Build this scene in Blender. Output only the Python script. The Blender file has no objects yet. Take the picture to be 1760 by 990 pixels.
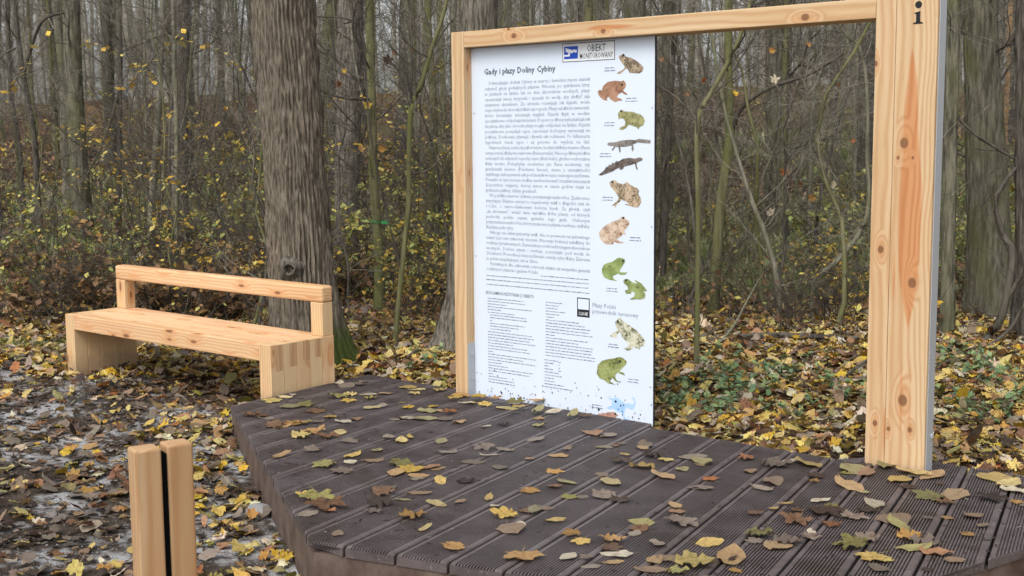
import bpy, math, random
import numpy as np
from mathutils import Matrix, Vector
from math import radians, sin, cos, pi
random.seed(7); rng = np.random.default_rng(11)
SC = bpy.context.scene; COL = SC.collection

# ------------------------------------------------------------------ camera
FPX = 2141.0; PITCH = radians(6.857); ROLL = radians(-0.4727); EYE = 1.736
cp, sp = cos(PITCH), sin(PITCH); cr, sr = cos(ROLL), sin(ROLL)
CM = np.array([[cr, -sr, 0], [sr, cr, 0], [0, 0, 1]]) @ np.array([[1, 0, 0], [0, -sp, -cp], [0, cp, -sp]])
EYEP = np.array([0, 0, EYE])
cam = bpy.data.cameras.new('camera'); camo = bpy.data.objects.new('camera', cam); COL.objects.link(camo)
R3 = Matrix([[CM[0][i], -CM[1][i], -CM[2][i]] for i in range(3)])
camo.matrix_world = Matrix.Translation((0, 0, EYE)) @ R3.to_4x4()
cam.sensor_width = 36; cam.lens = FPX / 1760 * 36; cam.clip_end = 800; cam.clip_start = .05
cam.dof.use_dof = True; cam.dof.focus_distance = 7.2; cam.dof.aperture_fstop = 8.5
SC.camera = camo
# ------------------------------------------------------------------ sky, sun, exposure
SUN_EL, SUN_AZ = radians(52), radians(205)      # azimuth clockwise from +Y; behind the camera, a little to the left
w = bpy.data.worlds.new('World'); SC.world = w; w.use_nodes = True
nt = w.node_tree; bg = nt.nodes['Background']
sky = nt.nodes.new('ShaderNodeTexSky'); sky.sky_type = 'NISHITA'; sky.sun_disc = False
sky.sun_elevation = SUN_EL; sky.sun_rotation = SUN_AZ; sky.air_density = 1.0; sky.dust_density = 4.0; sky.ozone_density = 1.0
hs = nt.nodes.new('ShaderNodeHueSaturation'); hs.inputs['Saturation'].default_value = .22   # overcast: the cloud layer greys the sky
hs.inputs['Value'].default_value = 1.0
nt.links.new(sky.outputs[0], hs.inputs['Color']); nt.links.new(hs.outputs[0], bg.inputs[0]); bg.inputs[1].default_value = .15
sl = bpy.data.lights.new('sun', 'SUN'); so = bpy.data.objects.new('sun', sl); COL.objects.link(so)
sl.energy = .8; sl.angle = radians(30); sl.color = (1, .95, .88)
sd = Vector((sin(SUN_AZ) * cos(SUN_EL), cos(SUN_AZ) * cos(SUN_EL), sin(SUN_EL)))
so.rotation_euler = sd.to_track_quat('Z', 'Y').to_euler()
SC.view_settings.view_transform = 'Standard'; SC.view_settings.look = 'None'; SC.view_settings.gamma = 1
SC.view_settings.exposure = 0.68

# ------------------------------------------------------------------ frames of reference
def ray(x, y): return CM.T @ np.array([(x - 880) / FPX, (y - 495) / FPX, 1.0])
def on_y(px, py, Y): r = ray(px, py); return EYEP + r * (Y / r[1])
def on_z(px, py, z=0.0): r = ray(px, py); return EYEP + r * ((z - EYE) / r[2])
AZ = radians(-39.944)
U = np.array([cos(AZ), sin(AZ), 0.]); N = np.array([-sin(AZ), cos(AZ), 0.]); ZZ = np.array([0, 0, 1.])
P0 = EYEP + ray(1485.5, 794.5) * 6.2            # foot of the big post, front left corner, on the deck
P0G = np.array([P0[0], P0[1], 0.])
def W(uu, nn, z): return P0G + U * uu + N * nn + ZZ * z     # board-aligned coordinates, z from the ground
def UN(P): d = np.asarray(P)[..., :2] - P0G[:2]; return d @ U[:2], d @ N[:2]
DA = .25127
def deck_z(nn): return P0[2] - .0471 * nn
def on_plane(px, py, P, Nn): r = ray(px, py); return EYEP + r * (np.dot(P - EYEP, Nn) / np.dot(r, Nn))

# ------------------------------------------------------------------ object helpers
ROOT = {}
def link(o): COL.objects.link(o); return o
def tag(o, label=None, cat=None, group=None, kind=None):
    if label: o['label'] = label
    if cat: o['category'] = cat
    if group: o['group'] = group
    if kind: o['kind'] = kind
    return o
def empty(name, loc, label, cat, group=None):
    o = link(bpy.data.objects.new(name, None)); o.location = loc; o.empty_display_size = .1
    tag(o, label, cat, group); return o
def mesh_np(name, V, F, mat, smooth=False, col=None, luv=None):
    """V (n,3); F list of arrays of faces with the same number of corners"""
    me = bpy.data.meshes.new(name)
    if not isinstance(F, list): F = [F]
    F = [np.asarray(f, dtype=np.int32) for f in F if len(f)]
    me.vertices.add(len(V)); me.vertices.foreach_set('co', np.asarray(V, dtype=np.float32).ravel())
    tot = np.concatenate([np.full(len(f), f.shape[1], dtype=np.int32) for f in F])
    idx = np.concatenate([f.ravel() for f in F])
    me.loops.add(len(idx)); me.loops.foreach_set('vertex_index', idx)
    me.polygons.add(len(tot)); st = np.zeros(len(tot), dtype=np.int32); st[1:] = np.cumsum(tot)[:-1]
    me.polygons.foreach_set('loop_start', st)
    if smooth: me.polygons.foreach_set('use_smooth', np.ones(len(tot), dtype=bool))
    if col is not None:
        a = me.color_attributes.new('Col', 'FLOAT_COLOR', 'POINT')
        c = np.ones((len(V), 4), dtype=np.float32); c[:, :3] = col; a.data.foreach_set('color', c.ravel())
    if luv is not None:
        a = me.attributes.new('luv', 'FLOAT_VECTOR', 'POINT'); a.data.foreach_set('vector', np.asarray(luv, dtype=np.float32).ravel())
    me.update(calc_edges=True); me.validate()
    if mat: me.materials.append(mat)
    return me
def obj(name, me, parent=None, M=None, offset=None):
    """parent is an Empty or mesh with a known world matrix kept in o['_'] free form: parents are never rotated"""
    o = link(bpy.data.objects.new(name, me))
    M = M or Matrix.Identity(4)
    if parent is not None:
        o.parent = parent; M = Matrix.Translation(-world_loc(parent)) @ M
    o.matrix_basis = M
    return o
WM = {}
def world_loc(p):
    return WM.get(p.name, Vector(p.location))
def mat44(ex, ey, ez, o):
    return Matrix([[ex[i], ey[i], ez[i], o[i]] for i in range(3)] + [[0, 0, 0, 1]])
def box_me(name, L, Wd, T, mat, bev=.004, seg=2):
    """box 0..L, 0..Wd, 0..T with rounded edges, long axis X"""
    import bmesh
    bm = bmesh.new(); bmesh.ops.create_cube(bm, size=1)
    for v in bm.verts: v.co = Vector(((v.co.x + .5) * L, (v.co.y + .5) * Wd, (v.co.z + .5) * T))
    if bev: bmesh.ops.bevel(bm, geom=bm.edges[:], offset=bev, segments=seg, affect='EDGES', profile=.5)
    me = bpy.data.meshes.new(name); bm.to_mesh(me); bm.free(); me.materials.append(mat)
    return me

# ------------------------------------------------------------------ node helpers
class NT:
    def __init__(s, name):
        s.m = bpy.data.materials.new(name); s.m.use_nodes = True; s.t = s.m.node_tree
        s.b = s.t.nodes['Principled BSDF']; s.b.inputs['Roughness'].default_value = .8
        s.b.inputs['Specular IOR Level'].default_value = .3
    def n(s, typ, **kw):
        q = s.t.nodes.new(typ)
        for k, v in kw.items():
            if k.startswith('i_'):
                key = k[2:]; key = int(key) if key.isdigit() else key.replace('_', ' ')
                s.set(q, key, v)
            else: setattr(q, k, v)
        return q
    def set(s, q, key, v):
        if isinstance(v, bpy.types.NodeSocket): s.t.links.new(v, q.inputs[key])
        else: q.inputs[key].default_value = v
    def math(s, op, a, b=None, c=None, clamp=False):
        q = s.t.nodes.new('ShaderNodeMath'); q.operation = op; q.use_clamp = clamp
        for i, v in enumerate((a, b, c)):
            if v is not None: s.set(q, i, v)
        return q.outputs[0]
    def noise(s, vec, scale, detail=3, rough=.55, dist=0):
        q = s.n('ShaderNodeTexNoise', i_Scale=scale, i_Detail=detail, i_Roughness=rough, i_Distortion=dist)
        if vec is not None: s.set(q, 'Vector', vec)
        return q.outputs[0]
    def mapping(s, vec, scale=(1, 1, 1), loc=(0, 0, 0)):
        q = s.n('ShaderNodeMapping'); s.set(q, 'Vector', vec); q.inputs['Scale'].default_value = scale; s.set(q, 'Location', loc); return q.outputs[0]
    def mix(s, f, a, b, typ='MIX'):
        q = s.t.nodes.new('ShaderNodeMix'); q.data_type = 'RGBA'; q.blend_type = typ
        s.set(q, 0, f)
        for k, v in ((6, a), (7, b)):
            if isinstance(v, bpy.types.NodeSocket): s.t.links.new(v, q.inputs[k])
            else: q.inputs[k].default_value = (*v, 1) if len(v) == 3 else v
        return q.outputs[2]
    def ramp(s, f, stops, interp='LINEAR'):
        q = s.t.nodes.new('ShaderNodeValToRGB'); q.color_ramp.interpolation = interp
        e = q.color_ramp.elements
        while len(e) < len(stops): e.new(.5)
        for i, (p, c) in enumerate(stops):
            e[i].position = p; e[i].color = (*c, 1) if not np.isscalar(c) else (c, c, c, 1)
        s.set(q, 0, f); return q.outputs[0]
    def step(s, v, a, b):
        q = s.n('ShaderNodeMapRange', interpolation_type='SMOOTHSTEP'); s.set(q, 0, v); s.set(q, 1, a); s.set(q, 2, b); return q.outputs[0]
    def bump(s, h, strength=.3, dist=.01, prev=None):
        q = s.n('ShaderNodeBump', i_Strength=strength, i_Distance=dist); s.set(q, 'Height', h)
        if prev: s.set(q, 'Normal', prev)
        s.t.links.new(q.outputs[0], s.b.inputs['Normal']); return q.outputs[0]
    def base(s, c): s.set(s.b, 'Base Color', c if isinstance(c, bpy.types.NodeSocket) else (*c, 1))
    def obj_co(s): return s.n('ShaderNodeTexCoord').outputs['Object']
    def xyz(s, v): q = s.n('ShaderNodeSeparateXYZ'); s.set(q, 0, v); return q.outputs

# ------------------------------------------------------------------ materials
def plain(name, c, rough=.7, spec=.3, metal=0):
    q = NT(name); q.base(c); q.b.inputs['Roughness'].default_value = rough; q.b.inputs['Specular IOR Level'].default_value = spec
    q.b.inputs['Metallic'].default_value = metal; return q.m
def wood(name, knots=(), heart=None, tint=(1, 1, 1), knot_amount=.5, pink=.25):
    """pine: long axis is local X. knots: (x, y, radius) on the broad face; heart: list of (x0,x1,centre y,half width)"""
    q = NT(name); co = q.obj_co(); info = q.n('ShaderNodeObjectInfo')
    rnd = info.outputs['Random']
    off = q.n('ShaderNodeCombineXYZ'); q.set(off, 0, q.math('MULTIPLY', rnd, 37)); q.set(off, 1, q.math('MULTIPLY', rnd, 1.7)); q.set(off, 2, q.math('MULTIPLY', rnd, 2.3))
    add = q.n('ShaderNodeVectorMath', operation='ADD'); q.set(add, 0, co); q.set(add, 1, off.outputs[0]); cs = add.outputs[0]
    x, y, z = q.xyz(co)
    slow = q.noise(q.mapping(cs, (1.1, 3, 3)), 1.0, 2)
    fine = q.noise(q.mapping(cs, (3, 40, 40)), 1.0, 3)
    # knots picked by cells stretched along the board
    vor = q.n('ShaderNodeTexVoronoi', feature='F1', i_Scale=1.0, i_Randomness=.85); q.set(vor, 'Vector', q.mapping(cs, (3.0, 9.0, 9.0)))
    pick = q.math('GREATER_THAN', q.xyz(vor.outputs['Color'])[0], 1 - knot_amount)
    kd = q.math('ADD', vor.outputs['Distance'], q.math('MULTIPLY', q.math('SUBTRACT', 1, pick), 5))
    kmask = q.math('SUBTRACT', 1, q.step(kd, .09, .15))
    khalo = q.math('SUBTRACT', 1, q.step(kd, .10, .42))
    warp = q.math('MULTIPLY', khalo, 1.4)
    for (kx, ky, kr) in knots:
        dx = q.math('MULTIPLY', q.math('SUBTRACT', x, kx), .38); dy = q.math('SUBTRACT', y, ky)
        d = q.math('SQRT', q.math('ADD', q.math('MULTIPLY', dx, dx), q.math('MULTIPLY', dy, dy)))
        dn = q.math('DIVIDE', d, kr)
        dx2 = q.math('MULTIPLY', dx, 2.1); d2 = q.math('SQRT', q.math('ADD', q.math('MULTIPLY', dx2, dx2), q.math('MULTIPLY', dy, dy)))
        kmask = q.math('MAXIMUM', kmask, q.math('SUBTRACT', 1, q.step(q.math('DIVIDE', d2, kr), .75, 1.15)))
        h = q.math('SUBTRACT', 1, q.step(dn, .6, 2.6)); khalo = q.math('MAXIMUM', khalo, h)
        warp = q.math('ADD', warp, q.math('MULTIPLY', h, 3.2))
    yy = q.math('ADD', q.math('SUBTRACT', y, .05), q.math('MULTIPLY', q.math('SUBTRACT', slow, .5), .10)); zz2 = q.math('ADD', z, .06)
    r = q.math('SQRT', q.math('ADD', q.math('MULTIPLY', yy, yy), q.math('MULTIPLY', zz2, zz2)))
    ph = q.math('ADD', q.math('ADD', q.math('MULTIPLY', r, 300), q.math('MULTIPLY', warp, 4.0)), q.math('MULTIPLY', fine, 2.0))
    rings = q.math('POWER', q.math('ADD', q.math('MULTIPLY', q.math('SINE', ph), .5), .5), 2.0)
    T = lambda c: tuple(a * b for a, b in zip(c, tint))
    c = q.mix(slow, T((.62, .47, .30)), T((.55, .375, .205)))
    pk = q.step(q.noise(q.mapping(cs, (.7, 5, 5), (3, 1, 2)), 1.0, 2), .48, .72)
    c = q.mix(q.math('MULTIPLY', pk, pink), c, T((.56, .31, .18)))
    hm = None
    if heart:
        for (x0, x1, yc, hw, ang) in heart:
            t = q.math('DIVIDE', q.math('SUBTRACT', x, x0), x1 - x0)
            prof = q.math('SUBTRACT', 1, q.math('POWER', q.math('ABSOLUTE', q.math('SUBTRACT', q.math('MULTIPLY', t, 2), 1)), 2.2))
            hw2 = q.math('MULTIPLY', prof, hw)
            dy = q.math('ABSOLUTE', q.math('ADD', q.math('SUBTRACT', y, yc), q.math('ADD', q.math('MULTIPLY', q.math('SUBTRACT', t, .5), ang), q.math('MULTIPLY', q.math('SUBTRACT', slow, .5), .03))))
            m = q.math('MULTIPLY', q.step(q.math('ADD', q.math('SUBTRACT', hw2, dy), q.math('MULTIPLY', q.math('SUBTRACT', fine, .5), .02)), 0, .012), .85)
            hm = m if hm is None else q.math('MAXIMUM', hm, m)
        c = q.mix(hm, c, T((.52, .23, .095)))
    c = q.mix(q.math('MULTIPLY', rings, .68), c, q.mix(1.0, c, (.76, .60, .44), 'MULTIPLY'))
    c = q.mix(q.math('MULTIPLY', khalo, .55), c, T((.50, .24, .10)))
    c = q.mix(q.math('MULTIPLY', kmask, .85), c, (.17, .075, .035))
    st_ = q.noise(q.mapping(cs, (.9, 7, 7), (5, 5, 5)), 1.0, 4, .65); c = q.mix(q.math('MULTIPLY', q.step(st_, .50, .72), .40), c, q.mix(1.0, c, (.74, .66, .58), 'MULTIPLY'))
    gw = q.n('ShaderNodeNewGeometry').outputs['Position']; gz = q.math('ADD', q.xyz(gw)[2], q.math('MULTIPLY', q.noise(gw, 14, 4, .7), -.16)); c = q.mix(q.math('MULTIPLY', q.math('SUBTRACT', 1, q.step(gz, -.04, .10)), .5), c, (.20, .15, .11))
    spk = q.noise(q.mapping(cs, (6, 60, 60)), 1.0, 2)
    c = q.mix(q.math('MULTIPLY', q.step(spk, .66, .74), .35), c, (.35, .2, .1))
    q.base(c); q.b.inputs['Roughness'].default_value = .62; q.b.inputs['Specular IOR Level'].default_value = .25
    q.bump(q.math('ADD', q.math('MULTIPLY', rings, .4), fine), .18, .003)
    return q.m
M_WOOD = wood('pine_wood')
M_BENCH = wood('pine_wood_bench', tint=(1.14, 1.06, 1.02), knot_amount=.95, pink=.7)
M_BENCHLEG = wood('pine_wood_bench_leg', tint=(1.07, 1.05, 1.0), knot_amount=.35, pink=.3)
M_ENDGRAIN = wood('pine_end_grain', tint=(.86, .78, .72), knot_amount=0)
M_STEEL = plain('galvanised_steel', (.42, .44, .46), .5, .4, .2)
M_BLACK = plain('black_edge', (.02, .021, .024), .5)
M_DARKGAP = plain('gap_shade_black', (.006, .006, .006), .9, .0)  # near-black colour standing in for the shade between the bollard timbers

def mk_panel():
    q = NT('white_panel'); n = q.noise(None, 6, 3)
    q.base(q.mix(n, (.60, .67, .77), (.64, .71, .80))); q.b.inputs['Roughness'].default_value = .38; q.b.inputs['Specular IOR Level'].default_value = .35
    return q.m
M_PANEL = mk_panel()
M_INK = plain('printed_ink', (.05, .06, .085), .5); M_INKBODY = plain('printed_body_ink', (.19, .22, .28), .5); M_INKBLACK = plain('printed_black', (.012, .012, .014), .5)
M_INKGREY = plain('printed_grey', (.20, .24, .31), .5)
M_INKBLUE = plain('printed_blue', (.01, .06, .42), .4); M_STICKER = plain('sticker_white', (.70, .73, .76), .4)
M_SCRIBBLE = plain('blue_marker', (.08, .2, .62), .5)

def frogmat(name, a, b, scale, thr, c3=None):
    q = NT(name); co = q.obj_co()
    n = q.noise(co, scale * 1.7, 3, .6, .8); n2 = q.noise(co, scale * .35, 2)
    c = q.mix(q.step(n, thr - .035, thr + .035), a, b)
    c = q.mix(q.math('MULTIPLY', q.step(n2, .42, .6), .6), c, c3 or tuple(min(1, k * 1.45 + .05) for k in a))
    q.base(c); q.b.inputs['Roughness'].default_value = .45; return q.m

def deckmat():
    q = NT('composite_decking'); co = q.n('ShaderNodeNewGeometry').outputs['Position']; rnd = q.n('ShaderNodeObjectInfo').outputs['Random']
    n = q.noise(co, 7, 4, .6); g = q.noise(co, 90, 2)
    c = q.mix(q.step(n, .3, .7), (.058, .044, .043), (.115, .093, .094))
    c = q.mix(q.math('MULTIPLY', rnd, .35), c, (.085, .07, .066))
    c = q.mix(q.math('MULTIPLY', q.step(g, .60, .72), .45), c, (.27, .25, .25))
    c = q.mix(q.step(q.noise(co, 3.1, 3), .58, .70), c, (.06, .046, .04))
    q.base(c); q.set(q.b, 'Roughness', q.math('ADD', .42, q.math('MULTIPLY', n, .25))); q.b.inputs['Specular IOR Level'].default_value = .4
    q.bump(g, .3, .002); return q.m
M_DECK = deckmat()
def fasciamat():
    q = NT('deck_fascia'); co = q.n('ShaderNodeNewGeometry').outputs['Position']; n = q.noise(co, 9, 4, .6)
    c = q.mix(q.step(n, .3, .7), (.065, .042, .033), (.135, .10, .083)); q.base(c); q.b.inputs['Roughness'].default_value = .6; return q.m
M_FASCIA = fasciamat()

def leafmat(name, src, veins=True):
    q = NT(name)
    if src == 'obj': c = q.n('ShaderNodeObjectInfo').outputs['Color']
    else: c = q.n('ShaderNodeAttribute', attribute_name='Col').outputs['Color']
    co = q.n('ShaderNodeNewGeometry').outputs['Position']
    n = q.noise(co, 38, 3, .6); n2 = q.noise(co, 140, 2)
    c = q.mix(q.step(n, .48, .72), c, q.mix(1, c, (.55, .42, .34), 'MULTIPLY'))
    c = q.mix(q.math('MULTIPLY', q.step(n2, .55, .7), .35), c, q.mix(1, c, (1.35, 1.3, 1.2), 'MULTIPLY'))
    if veins:
        lx, ly, _ = q.xyz(q.n('ShaderNodeAttribute', attribute_name='luv').outputs['Vector']); ax = q.math('ABSOLUTE', lx)
        rib = q.math('SUBTRACT', 1, q.step(ax, .012, .04)); fr = q.math('FRACT', q.math('MULTIPLY', q.math('SUBTRACT', ly, q.math('MULTIPLY', ax, .9)), 3.2))
        side = q.math('SUBTRACT', 1, q.step(q.math('ABSOLUTE', q.math('SUBTRACT', fr, .5)), .03, .09)); v = q.math('MAXIMUM', rib, q.math('MULTIPLY', side, .6))
        c = q.mix(q.math('MULTIPLY', v, .55), c, q.mix(1, c, (.62, .5, .4), 'MULTIPLY'))
    back = q.n('ShaderNodeNewGeometry').outputs['Backfacing']
    c = q.mix(q.math('MULTIPLY', back, .22), c, (.42, .37, .28))
    q.base(c); q.b.inputs['Roughness'].default_value = .55; q.b.inputs['Specular IOR Level'].default_value = .35
    tr = q.n('ShaderNodeBsdfTranslucent'); q.set(tr, 'Color', c); ms = q.n('ShaderNodeMixShader', i_0=.18)
    q.t.links.new(q.b.outputs[0], ms.inputs[1]); q.t.links.new(tr.outputs[0], ms.inputs[2])
    q.t.links.new(ms.outputs[0], q.t.nodes['Material Output'].inputs['Surface'])
    q.bump(n2, .25, .004); return q.m
M_LEAF = leafmat('fallen_leaf', 'obj'); M_LITTER = leafmat('leaf_litter', 'attr')

def barkmat(name, a, b, moss=.3, mosscol=(.085, .095, .028), scale=1.0, moss_low=False):
    q = NT(name); co = q.obj_co(); g = q.n('ShaderNodeNewGeometry')
    rnd = q.n('ShaderNodeObjectInfo').outputs['Random']
    cs = q.n('ShaderNodeVectorMath', operation='ADD'); q.set(cs, 0, co); cb = q.n('ShaderNodeCombineXYZ'); q.set(cb, 2, q.math('MULTIPLY', rnd, 30)); q.set(cs, 1, cb.outputs[0]); cs = cs.outputs[0]
    n = q.noise(q.mapping(cs, (34 * scale, 34 * scale, 5 * scale)), 1.0, 4, .65)
    n2 = q.noise(q.mapping(cs, (3, 3, 1.2)), 1.0, 3)
    c = q.mix(q.step(n, .3, .7), a, b)
    c = q.mix(q.math('MULTIPLY', rnd, .4), c, q.mix(1, c, (.75, .78, .62), 'MULTIPLY'))
    c = q.mix(q.math('MULTIPLY', q.step(n2, .62 - moss * .4, .85 - moss * .4), min(1, moss * 1.6)), c, mosscol)
    if moss_low:
        z = q.xyz(co)[2]; xx = q.xyz(co)[0]
        m = q.math('MULTIPLY', q.math('SUBTRACT', 1, q.step(q.math('ADD', z, q.math('MULTIPLY', n2, .35)), .32, .62)), q.step(q.math('ADD', xx, q.math('MULTIPLY', n2, .3)), .16, .30))
        c = q.mix(m, c, q.mix(n, (.012, .02, .006), (.06, .08, .018)))
    q.base(c); q.b.inputs['Roughness'].default_value = .9; q.b.inputs['Specular IOR Level'].default_value = .15
    q.bump(n, .8, .012 / scale); return q.m
B_BIG = barkmat('bark_grey_furrowed', (.058, .046, .035), (.225, .192, .152), .14, (.12, .11, .06), 2.0, True)
B_MID = barkmat('bark_mid', (.055, .047, .04), (.235, .21, .18), .15, (.12, .12, .06), 1.4)
B_DARK = barkmat('bark_dark', (.04, .035, .03), (.15, .135, .115), .25, (.09, .09, .04))
B_GREEN = barkmat('bark_green_smooth', (.10, .095, .05), (.20, .19, .105), .5, (.12, .13, .045), .6)
B_MOSSY = barkmat('bark_mossy', (.055, .052, .038), (.20, .188, .145), .45, (.105, .11, .045), .9)
B_GREY = barkmat('bark_grey', (.11, .105, .078), (.26, .245, .19), .4, (.15, .155, .07), .8)
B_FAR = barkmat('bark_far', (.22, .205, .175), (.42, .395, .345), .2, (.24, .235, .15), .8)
B_TWIG = barkmat('twig_bark', (.16, .146, .12), (.32, .295, .25), .25, (.13, .125, .06), .5)
B_TWIGD = barkmat('twig_bark_dark', (.05, .043, .036), (.125, .11, .092), .2, (.08, .08, .04), .5)

def groundmat():
    q = NT('forest_floor'); g = q.n('ShaderNodeNewGeometry'); co = g.outputs['Position']; X, Y, Z = q.xyz(co)
    nn = q.math('ADD', q.math('MULTIPLY', q.math('SUBTRACT', X, float(P0G[0])), float(N[0])), q.math('MULTIPLY', q.math('SUBTRACT', Y, float(P0G[1])), float(N[1])))
    big = q.noise(co, .9, 3); mid = q.noise(co, 5, 4, .65); fine = q.noise(co, 60, 3, .7); tiny = q.noise(co, 210, 2, .7)
    soil = q.mix(q.step(mid, .3, .7), (.022, .017, .013), (.075, .058, .045))
    grav = q.mix(q.step(tiny, .35, .62), (.12, .118, .115), (.48, .48, .49)); grav = q.mix(q.step(fine, .55, .7), grav, (.20, .19, .18))
    path = q.math('SUBTRACT', 1, q.step(q.math('ADD', nn, q.math('MULTIPLY', q.math('SUBTRACT', big, .5), 1.6)), -.9, -.3))
    gm = q.math('MULTIPLY', path, q.step(q.noise(co, 1.7, 5, .7), .45, .58))
    c = q.mix(gm, soil, grav)
    vor = q.n('ShaderNodeTexVoronoi', i_Scale=11.0); q.set(vor, 'Vector', co)
    vr = q.xyz(vor.outputs['Color'])
    lit = q.ramp(vr[0], [(0, (.03, .02, .014)), (.3, (.10, .055, .03)), (.55, (.17, .09, .05)), (.75, (.13, .085, .055)), (.9, (.28, .19, .06)), (1, (.33, .27, .14))], 'CONSTANT')
    lit = q.mix(q.math('MULTIPLY', q.step(mid, .5, .7), .6), lit, (.035, .027, .02))
    green = q.math('MULTIPLY', q.step(q.noise(co, .35, 3), .50, .66), .5)
    lit = q.mix(green, lit, q.mix(vr[1], (.05, .06, .018), (.13, .13, .045)))
    far = q.math('SUBTRACT', 1, path)
    c = q.mix(q.math('MULTIPLY', far, .85), c, lit)
    q.base(c); q.b.inputs['Roughness'].default_value = .95; q.b.inputs['Specular IOR Level'].default_value = .12
    q.bump(q.math('ADD', mid, q.math('MULTIPLY', tiny, .35)), .6, .03); return q.m
M_GROUND = groundmat()
M_HERB = leafmat('green_leaf', 'attr', False)
def stonemat():
    q = NT('pale_stone'); co = q.obj_co(); n = q.noise(co, 30, 4); q.base(q.mix(n, (.11, .11, .11), (.30, .30, .29))); q.bump(n, .5, .01); return q.m
M_STONE = stonemat()

# ------------------------------------------------------------------ ground
_ph = rng.uniform(0, 6.28, (24,)); _fr = rng.uniform(-1, 1, (24, 2))
def height(x, y):
    x = np.asarray(x, float); y = np.asarray(y, float)
    h = np.zeros_like(x)
    for i in range(24):
        s = [2.2, 1.1, .45][i % 3]; h = h + [.006, .010, .02][i % 3] * np.sin((_fr[i, 0] * x + _fr[i, 1] * y) * 2.6 / s * .8 + _ph[i])
    d = np.stack([x, y], -1) - P0G[:2]; nn = d @ N[:2]
    sm = lambda t: np.clip(t, 0, 1) ** 2 * (3 - 2 * np.clip(t, 0, 1))
    h = h * .35 + .035 * sm((nn + .3) / 1.2)
    r = np.maximum(y - 18 + .15 * x, 0); h = h + .11 * r * sm(r / 10) * np.where(y < 60, 1, 1) * np.exp(-np.maximum(r - 30, 0) / 60)
    h = h + .25 * sm(r / 6) * np.sin(x * .35 + y * .21) * .8
    return h
def build_ground():
    ys = np.concatenate([np.linspace(-30, 2, 14), np.arange(2.4, 20, .22), np.geomspace(20.2, 420, 60)])
    xs = np.concatenate([-np.geomspace(300, 8.4, 34), np.arange(-8.2, 8.3, .22), np.geomspace(8.5, 300, 34)])
    X, Y = np.meshgrid(xs, ys); Zg = height(X, Y)
    V = np.stack([X, Y, Zg], -1).reshape(-1, 3); nx, ny = len(xs), len(ys)
    i = np.arange(ny - 1)[:, None] * nx + np.arange(nx - 1)[None]
    F = np.stack([i, i + 1, i + nx + 1, i + nx], -1).reshape(-1, 4)
    tag(obj('ground', mesh_np('ground', V, F, M_GROUND, True)), kind='structure')
build_ground()

# ------------------------------------------------------------------ tubes and trees
def tubes(P, Rr, sides):
    """P (n,k,3) polylines, Rr (n,k) radii -> V, F quads"""
    n, k, _ = P.shape
    T = np.gradient(P, axis=1); T /= np.linalg.norm(T, axis=2, keepdims=True) + 1e-9
    ref = np.where(np.abs(T[..., 2:3]) > .9, np.array([1., 0, 0]), np.array([0, 0, 1.]))
    A = np.cross(T, ref); A /= np.linalg.norm(A, axis=2, keepdims=True) + 1e-9; B = np.cross(T, A)
    th = np.arange(sides) * 2 * pi / sides
    V = P[:, :, None] + Rr[:, :, None, None] * (A[:, :, None] * np.cos(th)[None, None, :, None] + B[:, :, None] * np.sin(th)[None, None, :, None])
    b = (np.arange(n)[:, None, None] * k + np.arange(k - 1)[None, :, None]) * sides; j = np.arange(sides)[None, None]; j2 = (j + 1) % sides
    F = np.stack([b + j, b + j2, b + sides + j2, b + sides + j], -1).reshape(-1, 4)
    return V.reshape(-1, 3), F
def merge(parts):
    Vs, Fs, o = [], [], 0
    for V, F in parts: Vs.append(V); Fs.append(F + o); o += len(V)
    return np.concatenate(Vs), np.concatenate(Fs)
def grow(S, D, L, k, up, wob, R):
    """n polylines from starts S along D; up bends upward; wob = wiggle"""
    n = len(S); st = L[:, None] / (k - 1); P = np.zeros((n, k, 3)); P[:, 0] = S; d = D.copy()
    for i in range(1, k):
        d = d + R.normal(0, wob, (n, 3)); d[:, 2] += up; d /= np.linalg.norm(d, axis=1, keepdims=True)
        P[:, i] = P[:, i - 1] + d * st
    return P
def rnd_dir(n, el0, el1, R):
    a = R.uniform(0, 2 * pi, n); e = R.uniform(el0, el1, n); return np.stack([np.cos(a) * np.cos(e), np.sin(a) * np.cos(e), np.sin(e)], -1)
def pick_on(P, Rr, m, R, t0=.15, t1=1.0):
    n, k, _ = P.shape; i = R.integers(0, n, m); t = R.uniform(t0, t1, m) * (k - 1); a = np.minimum(t.astype(int), k - 2); f = (t - a)[:, None]
    S = P[i, a] * (1 - f) + P[i, a + 1] * f; r = Rr[i, a] * (1 - f[:, 0]) + Rr[i, a + 1] * f[:, 0]
    D = P[i, a + 1] - P[i, a]; D /= np.linalg.norm(D, axis=1, keepdims=True); return S, r, D
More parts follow.
